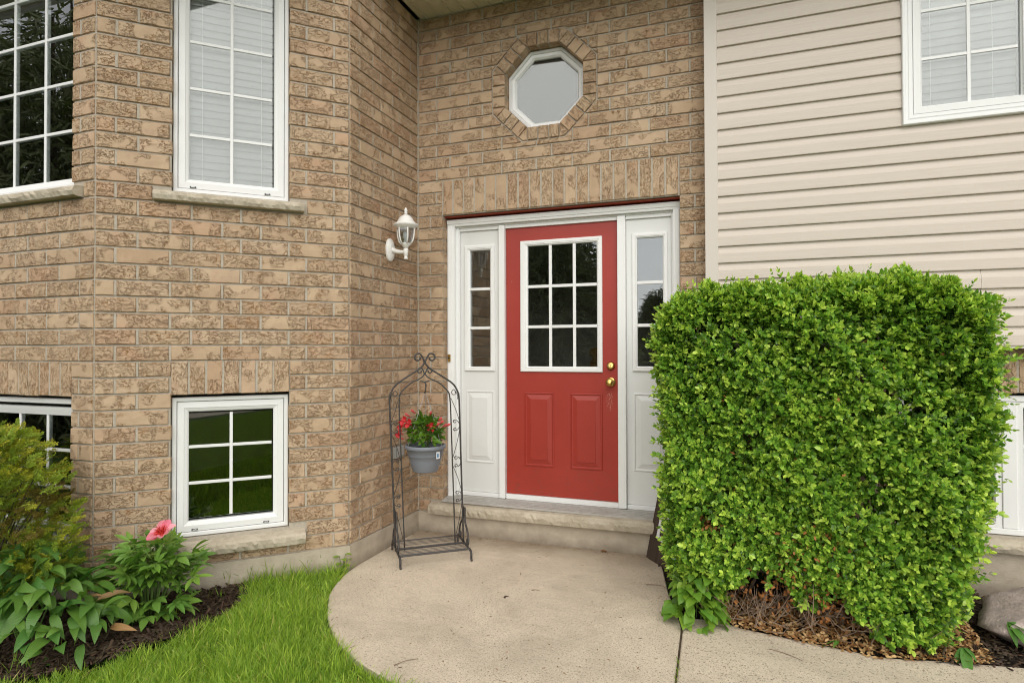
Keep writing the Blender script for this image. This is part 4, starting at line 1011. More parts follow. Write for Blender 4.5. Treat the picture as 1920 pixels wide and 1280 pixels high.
# thin places that show the dark inside
def hole_noise(q): return np.sin(q[:, 0]*8.3+q[:, 2]*3.1+1.2)*np.sin(q[:, 2]*9.7-q[:, 0]*2.3+q[:, 1]*6+.4)+.6*np.sin(q[:, 0]*21+q[:, 2]*13)*np.sin(q[:, 2]*19+q[:, 1]*15)
hn = hole_noise(P); keep = rng.uniform(0, 1, len(P)) > np.clip((hn-.42)*1.0, 0, .85); P, Dn = P[keep], Dn[keep]
ns = len(P); SLn = rng.uniform(.045, .09, ns); tall = rng.uniform(0, 1, ns) > .985; tall[-260:] = True; SLn[tall] *= 1.5
lp, ldir, lnrm, ll, lw, lt = [], [], [], [], [], []
szf = rng.uniform(.68, 1.32, ns)
u = unit(ns); s1 = np.cross(Dn, u); s1 /= np.linalg.norm(s1, axis=1, keepdims=True); s2 = np.cross(Dn, s1)
age = rng.uniform(0, 1, ns); NP_ = 5
for i in range(NP_):
    t = (i+.25)/NP_; ax = s1 if i % 2 == 0 else s2
    for sg in (-1, 1):
        base = P+Dn*(SLn*(t-.35))[:, None]; d = Dn*(.45+.55*t)+ax*sg*(.85-.35*t)+[0, 0, .10]+rng.normal(0, .12, (ns, 3))
        d /= np.linalg.norm(d, axis=1, keepdims=True)
        lp.append(base); ldir.append(d); lnrm.append(Dn+[0, 0, .5]+rng.normal(0, .25, (ns, 3))); ll.append(szf*rng.uniform(.019, .034, ns)*(1.08-.25*t)); lw.append(ll[-1]*rng.uniform(.50, .62, ns))
        old_shaded = np.array([[.24, .36, .38]]); mid_ = np.array([[.72, .86, .82]]); new = np.array([[2.2, 1.62, 2.1]])  # leaf-age tones; the oldest darkened further to paint in shade between sprays
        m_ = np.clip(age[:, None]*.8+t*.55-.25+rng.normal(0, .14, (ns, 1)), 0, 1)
        c = np.where(m_ < .5, old_shaded+(mid_-old_shaded)*m_*2, mid_+(new-mid_)*(m_-.5)*2)*rng.uniform(.85, 1.15, (ns, 1)); lt.append(c)
# tip pair
lp.append(P+Dn*(SLn*.62)[:, None]); ldir.append(Dn+rng.normal(0, .15, (ns, 3))); lnrm.append(u); ll.append(rng.uniform(.016, .026, ns)); lw.append(ll[-1]*.5); lt.append(np.array([[1.75, 1.42, 1.6]])*rng.uniform(.6, 1.1, (ns, 1)))
# inner leaves
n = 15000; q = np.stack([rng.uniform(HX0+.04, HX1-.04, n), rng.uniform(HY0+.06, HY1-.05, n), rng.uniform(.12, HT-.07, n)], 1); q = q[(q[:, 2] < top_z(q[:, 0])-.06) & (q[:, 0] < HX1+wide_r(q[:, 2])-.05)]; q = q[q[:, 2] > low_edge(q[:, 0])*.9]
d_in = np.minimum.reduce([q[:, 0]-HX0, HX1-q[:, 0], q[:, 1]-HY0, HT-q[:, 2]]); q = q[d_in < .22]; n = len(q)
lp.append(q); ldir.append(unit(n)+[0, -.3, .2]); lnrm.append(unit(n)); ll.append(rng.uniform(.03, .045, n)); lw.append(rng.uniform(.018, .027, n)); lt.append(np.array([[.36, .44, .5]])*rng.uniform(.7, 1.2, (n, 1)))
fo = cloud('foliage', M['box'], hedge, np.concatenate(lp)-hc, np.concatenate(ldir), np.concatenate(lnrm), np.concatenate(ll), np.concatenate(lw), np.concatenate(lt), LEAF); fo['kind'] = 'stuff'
# dead brown leaves in the bare patch
n = 1500; X = np.concatenate([rng.normal(2.62, .09, n//2), rng.uniform(2.15, 2.85, n//4), rng.normal(2.13, .05, n//4)]); Z = np.concatenate([rng.normal(.34, .10, n//2), rng.uniform(.08, .34, n//4), rng.normal(.42, .06, n//4)]); n = len(X)
m3 = 150; X = np.concatenate([X, rng.uniform(2.0, 3.2, m3)]); Z = np.concatenate([Z, rng.uniform(.3, 1.4, m3)]); n = len(X)
Y = HY0+rng.uniform(-.02, .16, n); k = Z > .05
cl = cloud('dead_foliage', M['litter'], hedge, np.stack([X, Y, Z], 1)[k]-hc, unit(n)[k], unit(n)[k], rng.uniform(.016, .032, n)[k], rng.uniform(.009, .017, n)[k], (np.array([[.85, .5, .32]])*rng.uniform(.5, 1.3, (n, 1)))[k], LEAF); cl['kind'] = 'stuff'
# main stems and bare twigs
for i in range(34):
    x = random.uniform(2.08, 3.1); y = random.uniform(-.82, -.38); z1 = random.uniform(.5, 1.2); x2 = x+random.uniform(-.15, .15); y2 = max(-.74, y+random.uniform(-.1, .1))
    MB().tube(spline([(x-hc[0], y-hc[1], -.03), ((x+x2)/2-hc[0]+random.uniform(-.05, .05), (y+y2)/2-hc[1], z1*.4), (x2-hc[0], y2-hc[1], z1)], 5), random.uniform(.005, .010), 5, r1=.003).build('branch', M['twig'], hedge)
mb = MB()
for i in range(130):
    x = random.choice([random.gauss(2.36, .12), random.gauss(2.62, .12), random.uniform(2.1, 3.1)]); y = random.uniform(-.96, -.72); z = random.uniform(.0, .12); l_ = random.uniform(.05, .24)
    d = Vector((random.gauss(0, .65), random.gauss(-.2, .35), random.uniform(.1, 1))).normalized(); e = Vector((random.uniform(-.3, .3), random.uniform(-.3, .2), .5)).normalized()
    p0 = Vector((x, y, z)); p1 = p0+d*l_*.55; p2 = p1+(d+e).normalized()*l_*.45; o_ = Vector(hc)
    mb.tube([p0-o_, p1-o_, p2-o_], random.uniform(.0018, .0042), 4, r1=.001)
    if random.random() < .6: mb.tube([p1-o_, p1-o_+Vector((random.uniform(-1, 1), random.uniform(-1, .2), random.uniform(.2, 1))).normalized()*l_*.4], .0016, 4, r1=.0008)
tw = mb.build('bare_twigs', M['twig'], hedge); tw['kind'] = 'stuff'

# broad-leaved vine at the hedge's left foot
vine = empty('vine_weed', (2.07, -.86, 0), 0., 'bright broad leaved weed growing out of the hedge foot beside the patio joint', 'weed')
heart = lambda t: (math.sin(math.pi*min(1, t**.62)))**.75
vm = [leaf_mesh('leaf', M['weedl'], l_*.78, l_*.54, b, .22, 6, heart, .12, ti) for l_, b, ti in ((.085, .7, (1, 1, 1)), (.07, .4, (.85, .95, 1)), (.10, .9, (.75, .88, .9)), (.055, .3, (1.25, 1.1, 1)))]
for i in range(165):
    a = random.uniform(0, 2*math.pi); r = random.random()**.6; x = -.005+r*.13*math.cos(a); y = -.05+r*.12*math.sin(a); z = .015+.31*(1-r*r)*random.uniform(.1, 1)
    d = Vector((math.cos(a)*.7+random.gauss(0, .35), math.sin(a)*.7-.45+random.gauss(0, .3), random.uniform(-.55, .25)))
    link('leaf', random.choice(vm), vine, (x, y, z), look_rot(d, random.gauss(0, .4))).scale = (random.uniform(.75, 1.15),)*3
for i in range(12):
    a = random.uniform(0, 2*math.pi); MB().tube(spline([(0.02*math.cos(a), .02*math.sin(a), -.02), (.05*math.cos(a), .05*math.sin(a), .12), (.11*math.cos(a), .10*math.sin(a)-.03, .22)], 4), .0028, 5, r1=.0015).build('stem', M['stem'], vine)
# long weed leaves poking out under the right side of the hedge
for j_, (x, y, z, ls, lab) in enumerate([(3.20, -.90, .05, [((-.15, -1, -.3), .20), ((-.6, -.8, -.35), .13), ((.3, -.9, .0), .10)], 'dark lance leaved weed drooping onto the walkway under the right end of the hedge'),
                                       (3.42, -.72, .12, [((.5, -.8, -.5), .17), ((.85, -.5, -.15), .20), ((.2, -.9, -.8), .13)], 'lance leaved weed between the hedge and the boulder'),
                                       (2.70, -.97, .03, [((-.9, -.3, -.1), .12), ((-.4, -.8, .1), .08)], 'small dark leaved weed under the middle of the hedge'),
                                       (3.52, -.86, .01, [((.5, -.5, .8), .07), ((-.5, -.5, .7), .06), ((0, -.7, .5), .07), ((.7, .1, .8), .06), ((-.1, .3, .9), .07)], 'tiny green seedling at the foot of the boulder')]):
    t = empty('weed', (x, y, z), 0., lab, 'weed', 'stray weeds round the hedge')
    for d, l_ in ls: link('leaf', leaf_mesh('leaf', M['hosta'], l_*.85, l_*.22, .7, .3, 7, None, .15, (.9, 1.1, 1)), t, (0, 0, 0), look_rot(d, random.uniform(-.4, .4)))
t = empty('weed', (-.03, -.915, -.01), 0., 'small yellow green seedling between the grass and the bay corner', 'weed', 'stray weeds round the hedge')
wm = leaf_mesh('leaf', M['weedl'], .045, .034, .3, .15, 5, heart, .1, (1.4, 1.15, 1))
for i in range(9):
    a = i*2.4; MB().tube([(0, 0, 0), (.02*math.cos(a), .02*math.sin(a), .05+.008*i)], .0015, 4).build('stem', M['stem'], t); link('leaf', wm, t, (.02*math.cos(a), .02*math.sin(a), .05+.008*i), look_rot((math.cos(a), math.sin(a)-.3, .1), 0))

# boulder
mb = MB(); bm = bmesh.new(); bmesh.ops.create_icosphere(bm, subdivisions=4, radius=1)
for v in bm.verts:
    c = v.co; q = max(abs(c.x*.9+c.z*.3), abs(c.y*.95-.2*c.x), abs(c.z*.95-.35*c.x), abs(.6*c.x+.6*c.y+.45*c.z)); s = .72/max(q, .3)
    s = min(s, 1.25); c *= s*(1+.035*math.sin(c.x*7+c.y*5)*math.sin(c.z*6+2)+.012*math.sin(c.x*23+c.z*19)*math.sin(c.y*21))
    v.co = Vector((c.x*.29, c.y*.28, c.z*.18))
me = bpy.data.meshes.new('boulder'); bm.to_mesh(me); bm.free(); me.materials.append(M['boulder']); me.shade_smooth()
tag(link('boulder', me, None, (3.66, -.56, .07), (.1, -.28, -.35)), 'pinkish grey granite boulder beside the right end of the hedge', 'boulder')

# leaning wooden sign with white letters
sg = empty('wooden_sign', (1.715, -.03, .002), math.atan2(-.165, .13), 'dark stained wooden plank sign with white letters leaning behind the hedge', 'sign')
lean = (R(-9), 0, 0)
board_ = MB().box(0, .24, -.012, .012, .0, 1.25).build('board', M['signwood'], sg, bevel=.002, rot=(R(-8), R(7), 0))
def letter(rects, x, z, name='letter'):
    mb = MB()
    for a, b, c, d in rects: mb.box(x+a, x+b, -.0155, -.0125, z+c, z+d)
    o = mb.build(name, M['label'], board_); return o
letter([(0, .028, 0, .17), (.0285, .11, 0, .026), (.0285, .09, .072, .096), (.0285, .11, .144, .17)], .075, .16)
letter([(0, .026, 0, .17), (.0265, .06, .10, .13), (.0605, .09, .05, .10), (.0905, .116, 0, .17)], .075, .40)
letter([(0, .028, 0, .17), (.0285, .09, 0, .026), (.0285, .09, .144, .17), (.0905, .116, .0, .17)], .075, .64)

# ------------------------------------------------------------------ plants in the left bed
peony = empty('peony', (-.56, -1.80, .0), 0., 'green peony with one pink flower in the mulch bed under the basement window', 'plant')
def lobed(L, W, tint, seed):
    """one compound leaf: three leaflets, the outer ones split"""
    rr = random.Random(seed); V, F = [], []
    for a, s in ((0, 1), (.75, .82), (-.75, .82), (1.25, .55), (-1.25, .55)):
        me = leaf_mesh('tmp', None, L*s, W*s*rr.uniform(.85, 1.1), .5*rr.uniform(.5, 1.4), .25, 4, lambda t: math.sin(math.pi*min(1, t**.9))**.9)
        m_ = Matrix.Rotation(a+rr.uniform(-.12, .12), 4, 'Z') @ Matrix.Rotation(rr.uniform(-.25, .2), 4, 'Y'); k = len(V)
        V += [m_ @ v.co+Vector((.012, 0, 0)) for v in me.vertices]; F += [tuple(i+k for i in p.vertices) for p in me.polygons]; bpy.data.meshes.remove(me)
    me = mesh('leaf', V, F, M['peonyl'], True); set_tint(me, tint); return me
pm = [lobed(random.uniform(.085, .115), random.uniform(.030, .040), c, i) for i, c in enumerate([(1, 1, 1), (.85, .95, .9), (1.2, 1.1, 1), (.95, 1, .8), (1.3, 1.2, 1.1), (.8, .9, .9)])]
for i in range(25):
    a = 2*math.pi*i/25+random.uniform(-.3, .3); reach = random.uniform(.08, .25)*(1.1 if math.cos(a) > .0 else .95); hh = .12+.30*math.sqrt(max(0, 1-(reach/.30)**2))*random.uniform(.65, 1.)
    tip = Vector((reach*math.cos(a), reach*math.sin(a)*.75, hh)); pts = spline([(0.02*math.cos(a), .02*math.sin(a), -.01), (tip.x*.45, tip.y*.45, hh*.62), tip], 5)
    MB().tube(pts, .0042, 5, r1=.002).build('stem', M['stem'], peony)
    for q in range(6):
        p = pts[-1-q] if q < len(pts) else pts[-1]; d = Vector((math.cos(a+random.gauss(0, .9)), math.sin(a+random.gauss(0, .9))-.25, random.uniform(-.1, .6)))
        link('leaf', random.choice(pm), peony, p, look_rot(d, random.gauss(0, .35))).scale = (random.uniform(.75, 1.1),)*3
for i in range(34):   # low outer leaves
    a = random.uniform(-3.4, .5); r = random.uniform(.08, .23); link('leaf', random.choice(pm), peony, (r*math.cos(a)-.02, r*.7*math.sin(a), random.uniform(.05, .16)), look_rot((math.cos(a), math.sin(a)-.3, random.uniform(-.3, .3)), random.gauss(0, .3)))
fp = Vector((.135, -.05, .455)); MB().tube(spline([(.03, 0, .0), (.10, -.02, .24), fp-Vector((0, 0, .012))], 6), .004, 6).build('stem', M['stem'], peony)
for i in range(7):
    a = i*.9; link('leaf', pm[i % 6], peony, fp+Vector((.05*math.cos(a)-.01, .03*math.sin(a), -.09+.008*i)), look_rot((math.cos(a), math.sin(a)-.2, .75), 0)).scale = (.8,)*3
fl = empty('flower', fp, 0.); fl.parent = peony; fl.rotation_euler = (.55, .12, 0)
petm = [leaf_mesh('petal', M['petal'], .066, .047, -.15, .35, 6, lambda t: (math.sin(math.pi*min(1, (t*.86+.08)))**.7), .25, c) for c in ((1, 1.15, 1.1), (1.08, 1.6, 1.5), (.95, .8, .9))]
for i in range(8):
    a = 2*math.pi*i/8+random.uniform(-.2, .2); link('petal', petm[i % 3], fl, (.006*math.cos(a), .006*math.sin(a), .0), look_rot((math.cos(a), math.sin(a), random.uniform(-.1, .5)), random.gauss(0, .3)))
n = 190; d = unit(n)*[1, 1, .4]+[0, 0, .75]
cs = cloud('stamens', M['petal'], fl, unit(n)*.006, d, unit(n), rng.uniform(.026, .046, n), np.full(n, .0048), np.where(rng.uniform(0, 1, (n, 1)) > .4, [[.62, .10, .08]], [[.95, .55, .3]]), BLADE); cs['kind'] = 'stuff'

hosta = empty('broad_leaf_plant', (-.90, -2.18, .0), 0., 'dark green broad leaved plant with long drooping leaves at the left edge', 'plant')
hm_ = [leaf_mesh('leaf', M['hosta'], l_, l_*w_, b, .2, 8, lambda t: math.sin(math.pi*min(1, t**.75))**.85, .16, c) for l_, w_, b, c in
       ((.20, .30, 1.2, (1, 1, 1)), (.17, .36, .9, (.8, .95, 1)), (.22, .27, 1.5, (1.15, 1.08, 1)), (.14, .40, .7, (1.45, 1.25, 1.1)), (.19, .32, 2.1, (.72, .85, .9)), (.16, .34, 1.7, (1.6, 1.35, 1.3)))]
dry_m = leaf_mesh('leaf', M['litter'], .17, .04, 1.1, .5, 8, None, .3, (.6, .62, .6))
for i in range(300):
    a = random.uniform(0, 2*math.pi); r = random.random()**.6*.43; z = .05+.42*(1-(r/.46)**2)*random.uniform(.45, 1.0)
    x, y = r*math.cos(a)*1.12, r*math.sin(a)*.66
    d = Vector((math.cos(a)+random.gauss(0, .45), math.sin(a)-.35+random.gauss(0, .4), random.uniform(-.3, 1.1)))
    link('leaf', dry_m if i % 43 == 5 else random.choice(hm_), hosta, (x, y, z), look_rot(d, random.gauss(0, .55))).scale = (random.uniform(.55, .95),)*3
for i in range(15):
    a = 2*math.pi*i/15; r = random.uniform(.08, .32); MB().tube(spline([(.03*math.cos(a), .02*math.sin(a), -.02), (r*.5*math.cos(a), r*.4*math.sin(a), .2), (r*1.1*math.cos(a), r*.62*math.sin(a), random.uniform(.28, .42))], 5), .005, 5, r1=.002).build('stem', M['stem'], hosta)
# little dock seedlings at the lawn edge
for i, (x, y, s) in enumerate([(-.56, -2.33, 1.0), (-.62, -2.47, .8), (-.47, -2.24, .7)]):
    t = empty('weed', (x, y, -.01), 0., ['oval leaved weed sprouting at the bed edge below the drooping plant', 'low weed at the bottom left corner of the lawn', 'small weed nearest the peony on the bed edge'][i], 'weed', 'stray weeds round the hedge')
    for k in range(6): link('leaf', leaf_mesh('leaf', M['weedl'], .07*s, .032*s, .6, .15, 5, None, .1, (.7, .85, .9)), t, (0, 0, 0), look_rot((math.cos(k*1.1), math.sin(k*1.1), .9), 0))

# golden cypress shrub
cyp = empty('cypress_shrub', (-1.27, -2.20, 0), 0., 'golden green feathery cypress shrub in front of the left basement window', 'shrub')
ncl = 1900; th = rng.uniform(0, 2*math.pi, ncl); zz = rng.uniform(.22, .98, ncl)
rad = .55*np.clip(1-((zz-.45)/.60)**2, .10, 1)**.5*rng.uniform(.35, 1.05, ncl)
cp = np.stack([rad*np.cos(th)*1.0, rad*np.sin(th)*.62, zz], 1)
cdir = np.stack([np.cos(th), np.sin(th)*.8, rng.uniform(.05, .8, ncl)], 1)+rng.normal(0, .25, (ncl, 3)); cdir /= np.linalg.norm(cdir, axis=1, keepdims=True)
lp, ld, ln_, ll, lw, lt = [], [], [], [], [], []
for i in range(ncl):
    c, d = cp[i], cdir[i]; L_ = rng.uniform(.05, .10); up = np.cross(d, rng.normal(size=3)); up /= np.linalg.norm(up); sd_ = np.cross(up, d)
    gold = rng.uniform(0, 1); brown = (np.sin(c[0]*9+c[2]*7)+np.sin(c[2]*13-c[1]*6) > 1.35) and c[2] < .7
    k = 11
    for q in range(k):
        t = q/k
        for sg_ in (-1, 1):
            b = c+d*L_*(t-.3); dd = d*.75+sd_*sg_*(.75-.3*t)+np.array([0, 0, -.12*t]); m_ = 3
            sub = L_*.42*(1-t*.6)
            for e in range(m_):
                lp.append(b+dd*sub*e/m_*.8); ld.append(dd+rng.normal(0, .5, 3)); ln_.append(up); ll.append(sub*.5); lw.append(.0038)
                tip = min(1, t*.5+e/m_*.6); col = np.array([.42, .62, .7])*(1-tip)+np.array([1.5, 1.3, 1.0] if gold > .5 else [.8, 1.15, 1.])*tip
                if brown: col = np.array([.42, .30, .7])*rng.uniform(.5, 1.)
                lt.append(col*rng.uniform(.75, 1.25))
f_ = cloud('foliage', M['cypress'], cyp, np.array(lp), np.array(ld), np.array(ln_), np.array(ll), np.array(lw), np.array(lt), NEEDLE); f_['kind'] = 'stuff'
for i in range(40):
    a = random.uniform(0, 2*math.pi); r = random.uniform(.1, .5); z = random.uniform(.4, .9); MB().tube(spline([(0, 0, -.02), (r*.4*math.cos(a), r*.3*math.sin(a), z*.5), (r*math.cos(a), r*.6*math.sin(a), z)], 5), .007, 5, r1=.002).build('branch', M['bark'], cyp)

# ------------------------------------------------------------------ plant stand
EXv = Vector((.781, .624)); ST = empty('plant_stand', (.351, -.475, 0), math.atan2(.624, .781), 'tall wrought iron arch plant stand with scrollwork in the corner by the door', 'plant stand')
LEAN = -.037
def lx(u, z): return u+LEAN*min(1, max(0, z)/1.05)
def path(pts, d=0.): return [Vector((lx(u, z), -d, z)) for u, z in pts]
def iron(name, pts, r, n=7, n_s=5, r1=None): return MB().tube(spline(pts, n_s), r, n, r1=r1).build(name, M['iron'], ST, True)
def curl(cx, cz, r0, a0, turns, sgn, n=14, k=.62):
    return [(cx+r0*(1-k*i/n)*math.cos(a0+sgn*2*math.pi*turns*i/n), cz+r0*(1-k*i/n)*math.sin(a0+sgn*2*math.pi*turns*i/n)) for i in range(n+1)]
for s in (-1, 1):
    # outer rail: post, shoulder, neck and top curl
    out = [(.228*s, .05), (.230*s, .4), (.232*s, .8), (.233*s, 1.03), (.222*s, 1.085), (.188*s, 1.138), (.10*s, 1.198), (.045*s, 1.232), (.012*s, 1.262), (.004*s, 1.288), (.018*s, 1.318)]
    out += curl(.045*s, 1.312, .029, math.pi/2+s*.55, .86, -s, 12, .55)
    iron('outer_rail', path(out, .0), .0060, 8, 4)
    inn = [(.170*s, .05), (.171*s, .5), (.172*s, .9), (.170*s, 1.03), (.158*s, 1.083), (.10*s, 1.140), (.045*s, 1.168), (.012*s, 1.190), (.004*s, 1.207), (.012*s, 1.228)]
    inn += curl(.032*s, 1.224, .021, math.pi/2+s*.6, .9, -s, 12, .6)
    iron('inner_rail', path(inn, .0), .0047, 7, 4)
    # scroll band between the rails
    m_ = .201*s
    for zc_ in (.855, .610, .375):
        for q in (1, -1):
            pts = [(m_+s*.027, zc_+q*.004)]+[(m_+s*.027*math.cos(a)*1.0, zc_+q*(.004+.030*math.sin(a))) for a in np.linspace(.25, 2.2, 7)]+curl(m_-s*.002, zc_+q*.026, .013, (math.pi*.62 if s > 0 else math.pi*.38) if q > 0 else -(math.pi*.62 if s > 0 else math.pi*.38), .7, s*q, 8, .55)
            iron('scroll', path(pts), .0026, 5, 3)
    pts = curl(m_-s*.002, 1.075, .020, math.pi/2, .9, s, 12, .6)
    iron('scroll', path([(m_+s*.020, 1.03), (m_+s*.022, 1.06)]+pts), .0026, 5, 3)
    for (ua, za), (ub, zb_) in (((.176*s, 1.04), (.228*s, .89)), ((.228*s, .82), (.176*s, .64)), ((.176*s, .58), (.228*s, .41)), ((.228*s, .34), (.178*s, .12))):
        iron('brace', path([(ua, za), ((ua+ub)/2+.004, (za+zb_)/2), (ub, zb_)]), .0022, 5, 3)
    # base side rail with feet and S scroll brackets
    MB().tube([(.228*s, .165, .070), (.228*s, -.185, .060)], .0075, 6).build('base_rail', M['iron'], ST)
    for dd in (.165, -.185):
        sg_ = 1 if dd > 0 else -1
        ft = [(.228*s, dd-.03*sg_, .066), (.228*s, dd, .060), (.228*s, dd+.014*sg_, .040), (.228*s, dd+.012*sg_, .014), (.228*s, dd+.026*sg_, .008)]
        iron('foot', ft, .0075, 7, 4)
        br = [(.228*s, .012*sg_, .30)]+[(.228*s, sg_*y_, z_) for y_, z_ in ((.030, .275), (.026, .235), (.045, .20), (.095, .165), (.125, .115), (.115, .080), (.092, .078), (.085, .098), (.098, .112))]
        iron('bracket', br, .0065, 6, 4)
        iron('bracket_curl', [(.228*s, .006*sg_, .245), (.228*s, .014*sg_, .29), (.228*s, .030*sg_, .300), (.228*s, .036*sg_, .283), (.228*s, .026*sg_, .276)], .006, 6, 4)
for i, dd in enumerate([.150, .124, .098, .072, .046, -.046, -.072, -.098, -.124, -.150, -.172]):
    MB().tube([(-.228, dd, .068), (.228, dd, .068)], .0017 if abs(dd) < .149 else .0042, 5).build('shelf_rod', M['iron'], ST)
MB().tube([(-.230, 0, .062), (.230, 0, .062)], .0075, 6).build('cross_bar', M['iron'], ST)
hk = [(lx(0, 1.15), 0, 1.200), (lx(-.004, 1.15), 0, 1.180)]
iron('hook', [(lx(-.03, 1.16), 0, 1.158), (lx(0, 1.16), 0, 1.150), (lx(.03, 1.16), 0, 1.158)], .004, 6, 4)
iron('hook', [(lx(0, 1.15), 0, 1.150), (lx(.006, 1.1), -.006, 1.135), (lx(.004, 1.1), -.008, 1.10), (lx(-.002, 1.08), -.004, 1.078), (lx(-.004, 1.08), .004, 1.082)], .006, 7, 4, r1=.003)

# hanging pot
px_, py_ = .351-.034*.781, -.475-.034*.624
pot = empty('flower_pot', (px_, py_, 0), R(-25), 'grey plastic hanging flower pot under the iron arch', 'pot')
MB().lathe([(.0, .560), (.080, .560), (.084, .566), (.104, .630), (.1135, .664), (.115, .665), (.116, .668), (.124, .710), (.134, .712), (.136, .716), (.136, .732), (.133, .736), (.124, .736), (.122, .732), (.118, .700), (.0, .699)], 40).build('body', M['pot'], pot, True)
MB().lathe([(.0, .7065), (.05, .712), (.09, .709), (.1175, .7045)], 24, wob=lambda k, n, i: .02*math.sin(k*7)).build('soil', M['soil'], pot)
for a in (-100, 20, 140):
    c, s_ = math.cos(R(a)), math.sin(R(a)); MB().tube([(.131*c, .131*s_, .722), (.004*c, .004*s_, 1.078)], .0016, 5).build('hanger_wire', M['outlet'], pot)
MB().rings([[(.1235*math.cos(R(a)), .1235*math.sin(R(a)), z) for a, z in ((-2, .655), (12, .655), (12, .700), (-2, .700))]]).build('care_label', M['label'], pot, rot=(0, 0, 0))
MB().rings([[(.1243*math.cos(R(a)), .1243*math.sin(R(a)), z) for a, z in ((1, .664), (7, .664), (7, .69), (1, .69))]]).build('label_print', M['labelblue'], pot)
fw = empty('flowering_plant', (px_, py_, .70), 0., 'bushy green plant with red trumpet flowers in the hanging pot', 'plant')
mm = [leaf_mesh('leaf', M['mandl'], l_, l_*.42, b, .2, 6, None, .05, c) for l_, b, c in ((.075, .5, (1, 1, 1)), (.06, .7, (1.4, 1.3, 1)), (.085, .3, (.75, .85, .8)), (.065, .2, (1.7, 1.5, 1.1)), (.07, .9, (.6, .75, .7)))]
for i in range(270):
    th_ = random.uniform(0, 2*math.pi); ph = math.acos(random.uniform(-.12, 1)); rr = random.uniform(.6, 1.0); x, y, z = .135*rr*math.sin(ph)*math.cos(th_), .12*rr*math.sin(ph)*math.sin(th_), .09+.175*rr*math.cos(ph)
    d = Vector((x*6+random.gauss(0, .35), y*6+random.gauss(0, .35), .55+random.gauss(0, .45)-.6*(math.sin(ph)**4)))
    link('leaf', random.choice(mm), fw, (x*.8, y*.8, max(.03, z*.85)), look_rot(d, random.gauss(0, .6))).scale = (random.uniform(.6, 1.0),)*3
for i in range(14):
    a = 2.4*i; MB().tube(spline([(.01*math.cos(a), .01*math.sin(a), .0), (.04*math.cos(a), .04*math.sin(a), .08), (.075*math.cos(a), .075*math.sin(a), .17)], 4), .002, 5).build('stem', M['stem'], fw)
trm = leaf_mesh('petal', M['redfl'], .036, .030, .9, .2, 5, lambda t: .35+.65*math.sin(math.pi*t)**.6 if t < .97 else .1)
bud = MB().lathe([(0, 0), (.004, .002), (.0055, .018), (.008, .03), (.0085, .04), (.004, .052), (0, .056)], 8)
bme = mesh('bud', bud.V, bud.F, M['pinkbud'], True); set_tint(bme)
e2 = Vector((.94, -.34, 0))            # picture-plane right, for the placing of the blooms
ex2 = Vector((math.cos(R(20)), math.sin(R(20)), 0)); ey2 = Vector((math.sin(R(20)), -math.cos(R(20)), 0))
for (u_, d_, z, op) in [(-.150, .03, .165, 1), (-.165, .02, .115, 1), (-.115, .03, .235, 0), (-.13, .06, .20, 1), (-.16, .03, .085, 0), (-.075, .04, .26, 0), (.115, .05, .19, 0), (.135, .03, .165, 0), (.155, .03, .168, 0), (.105, .05, .21, 0), (.09, .06, .175, 0), (.045, .07, .155, 1), (.04, .03, .245, 0), (-.10, .05, .18, 1)]:
    p_ = ex2*u_+ey2*d_+Vector((0, 0, z)); dv = (ex2*(u_*4)+ey2*.5+Vector((0, 0, .4))).normalized()
    f = empty('flower', p_); f.parent = fw; f.rotation_euler = look_rot(dv)
    link('tube', bme, f, (-.03, 0, 0), (0, R(90), 0))
    if op:
        for k in range(5):
            a = 2*math.pi*k/5; o_ = link('petal', trm, f, (.004, .004*math.cos(a), .004*math.sin(a))); o_.rotation_euler = look_rot((.55, math.cos(a), math.sin(a)), 0)

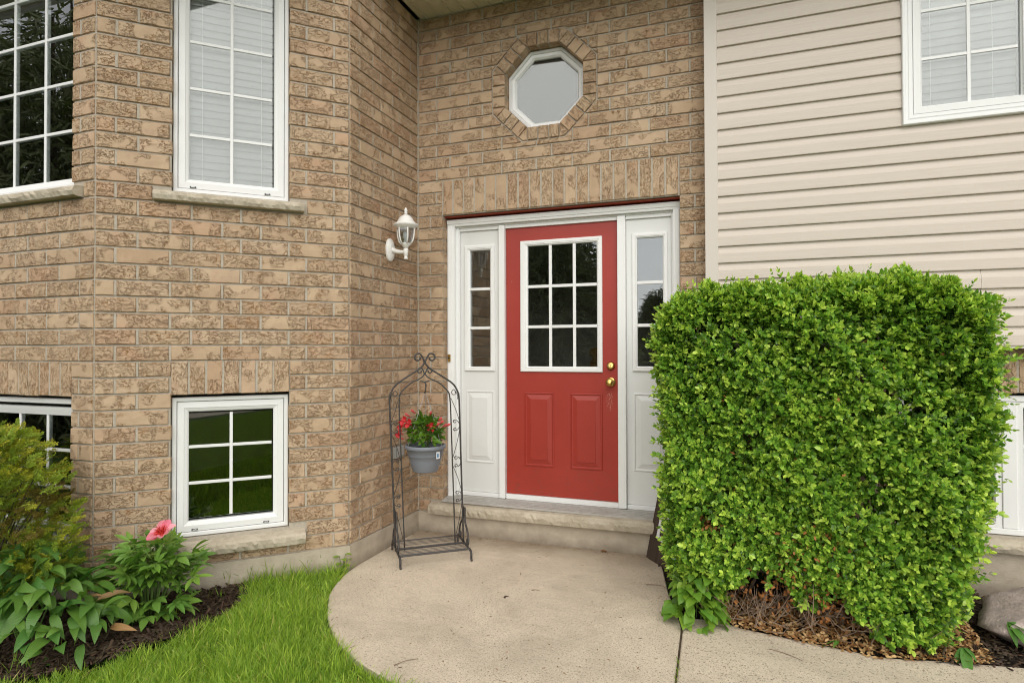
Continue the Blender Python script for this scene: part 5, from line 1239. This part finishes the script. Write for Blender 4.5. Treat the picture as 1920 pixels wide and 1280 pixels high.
# ------------------------------------------------------------------ across the lawn: what the glass reflects
def spruce(x, y, h, r, lab, seed):
    t = empty('spruce_tree', (x, y, -.03), 0., lab, 'tree', 'spruces across the lawn')
    MB().tube([(0, 0, 0), (0, 0, h*.5), (0, 0, h*.97)], .16*h/8, 8, r1=.02).build('trunk', M['bark'], t)
    r3 = np.random.default_rng(seed); n = 5200; zz = 1-np.sqrt(r3.uniform(0.0, 1, n)); th = r3.uniform(0, 2*np.pi, n); tier = .12*np.sin(zz*60); rad = r*(1-zz)**.85*(r3.uniform(.25, 1.05, n))+.05+tier*(1-zz)
    P_ = np.stack([rad*np.cos(th), rad*np.sin(th), .35+(h-.35)*zz-.12*rad], 1); D_ = np.stack([np.cos(th), np.sin(th), np.full(n, -.25)], 1)+r3.normal(0, .25, (n, 3))
    lp, ld, ll, lw, lt = [], [], [], [], []
    for k in range(7):
        s_ = r3.normal(0, .5, (n, 3)); lp.append(P_+D_*.06*k); ld.append(D_+s_+[0, 0, -.2]); ll.append(r3.uniform(.14, .34, n)); lw.append(r3.uniform(.022, .045, n)); lt.append(np.array([[1, 1, 1]])*r3.uniform(.5, 1.7, (n, 1))*[[1.1, 1, .9]])
    global rng
    c = cloud('crown', M['spruce'], t, np.concatenate(lp), np.concatenate(ld), r3.normal(size=(7*n, 3)), np.concatenate(ll), np.concatenate(lw), np.concatenate(lt), NEEDLE); c['kind'] = 'stuff'
for i, (x, y, h, r, lab) in enumerate([(-9.2, -6.8, 7.6, 3.2, 'dark spruce mirrored in the wide bay window'), (-12.0, -9.0, 10.0, 3.2, 'taller spruce behind the one mirrored in the bay window'), (-2.7, -12.6, 6.4, 2.6, 'dense spruce mirrored in the left half of the door glass'), (-3.7, -15.5, 6.6, 2.0, 'spruce mirrored in the right half of the door glass'), (-1.0, -24, 4.2, 1.3, 'small far spruce mirrored in the right sidelight')]):
    spruce(x, y, h, r, lab, 40+i)
hs_ = empty('neighbour_house', (3.5, -29, -.03), 0., 'grey house across the street mirrored in the right sidelight', 'house')
MB().box(-5, 4.2, -4, 4, 0, 2.7).build('wall', M['stucco'], hs_)
MB().add([(-5.4, -4.4, 2.7), (4.6, -4.4, 2.7), (4.6, 4.4, 2.7), (-5.4, 4.4, 2.7), (-3.2, 0, 4.6), (2.4, 0, 4.6)], [(0, 1, 5, 4), (1, 2, 5), (2, 3, 4, 5), (3, 0, 4)]).build('roof', M['roof'], hs_)
for x in (-3.6, -1.2, 1.6): f_ = MB().box(x, x+1.2, 4.0, 4.05, 1.0, 2.2).build('window', M['vinyl'], hs_); MB().box(x+.08, x+1.12, 4.0505, 4.06, 1.08, 2.12).build('pane', M['dark'], f_)
sw = MB().add([(-60, -11.2, -.022), (60, -9.6, -.022), (60, -8.4, -.022), (-60, -10.0, -.022)], [(0, 1, 2, 3)]); tag(sw.build('sidewalk', M['patio']), kind='structure')
rd = MB().add([(-60, -21, -.024), (60, -21, -.024), (60, -14.5, -.024), (-60, -14.5, -.024)], [(0, 1, 2, 3)]); tag(rd.build('street', M['asphalt']), kind='structure')
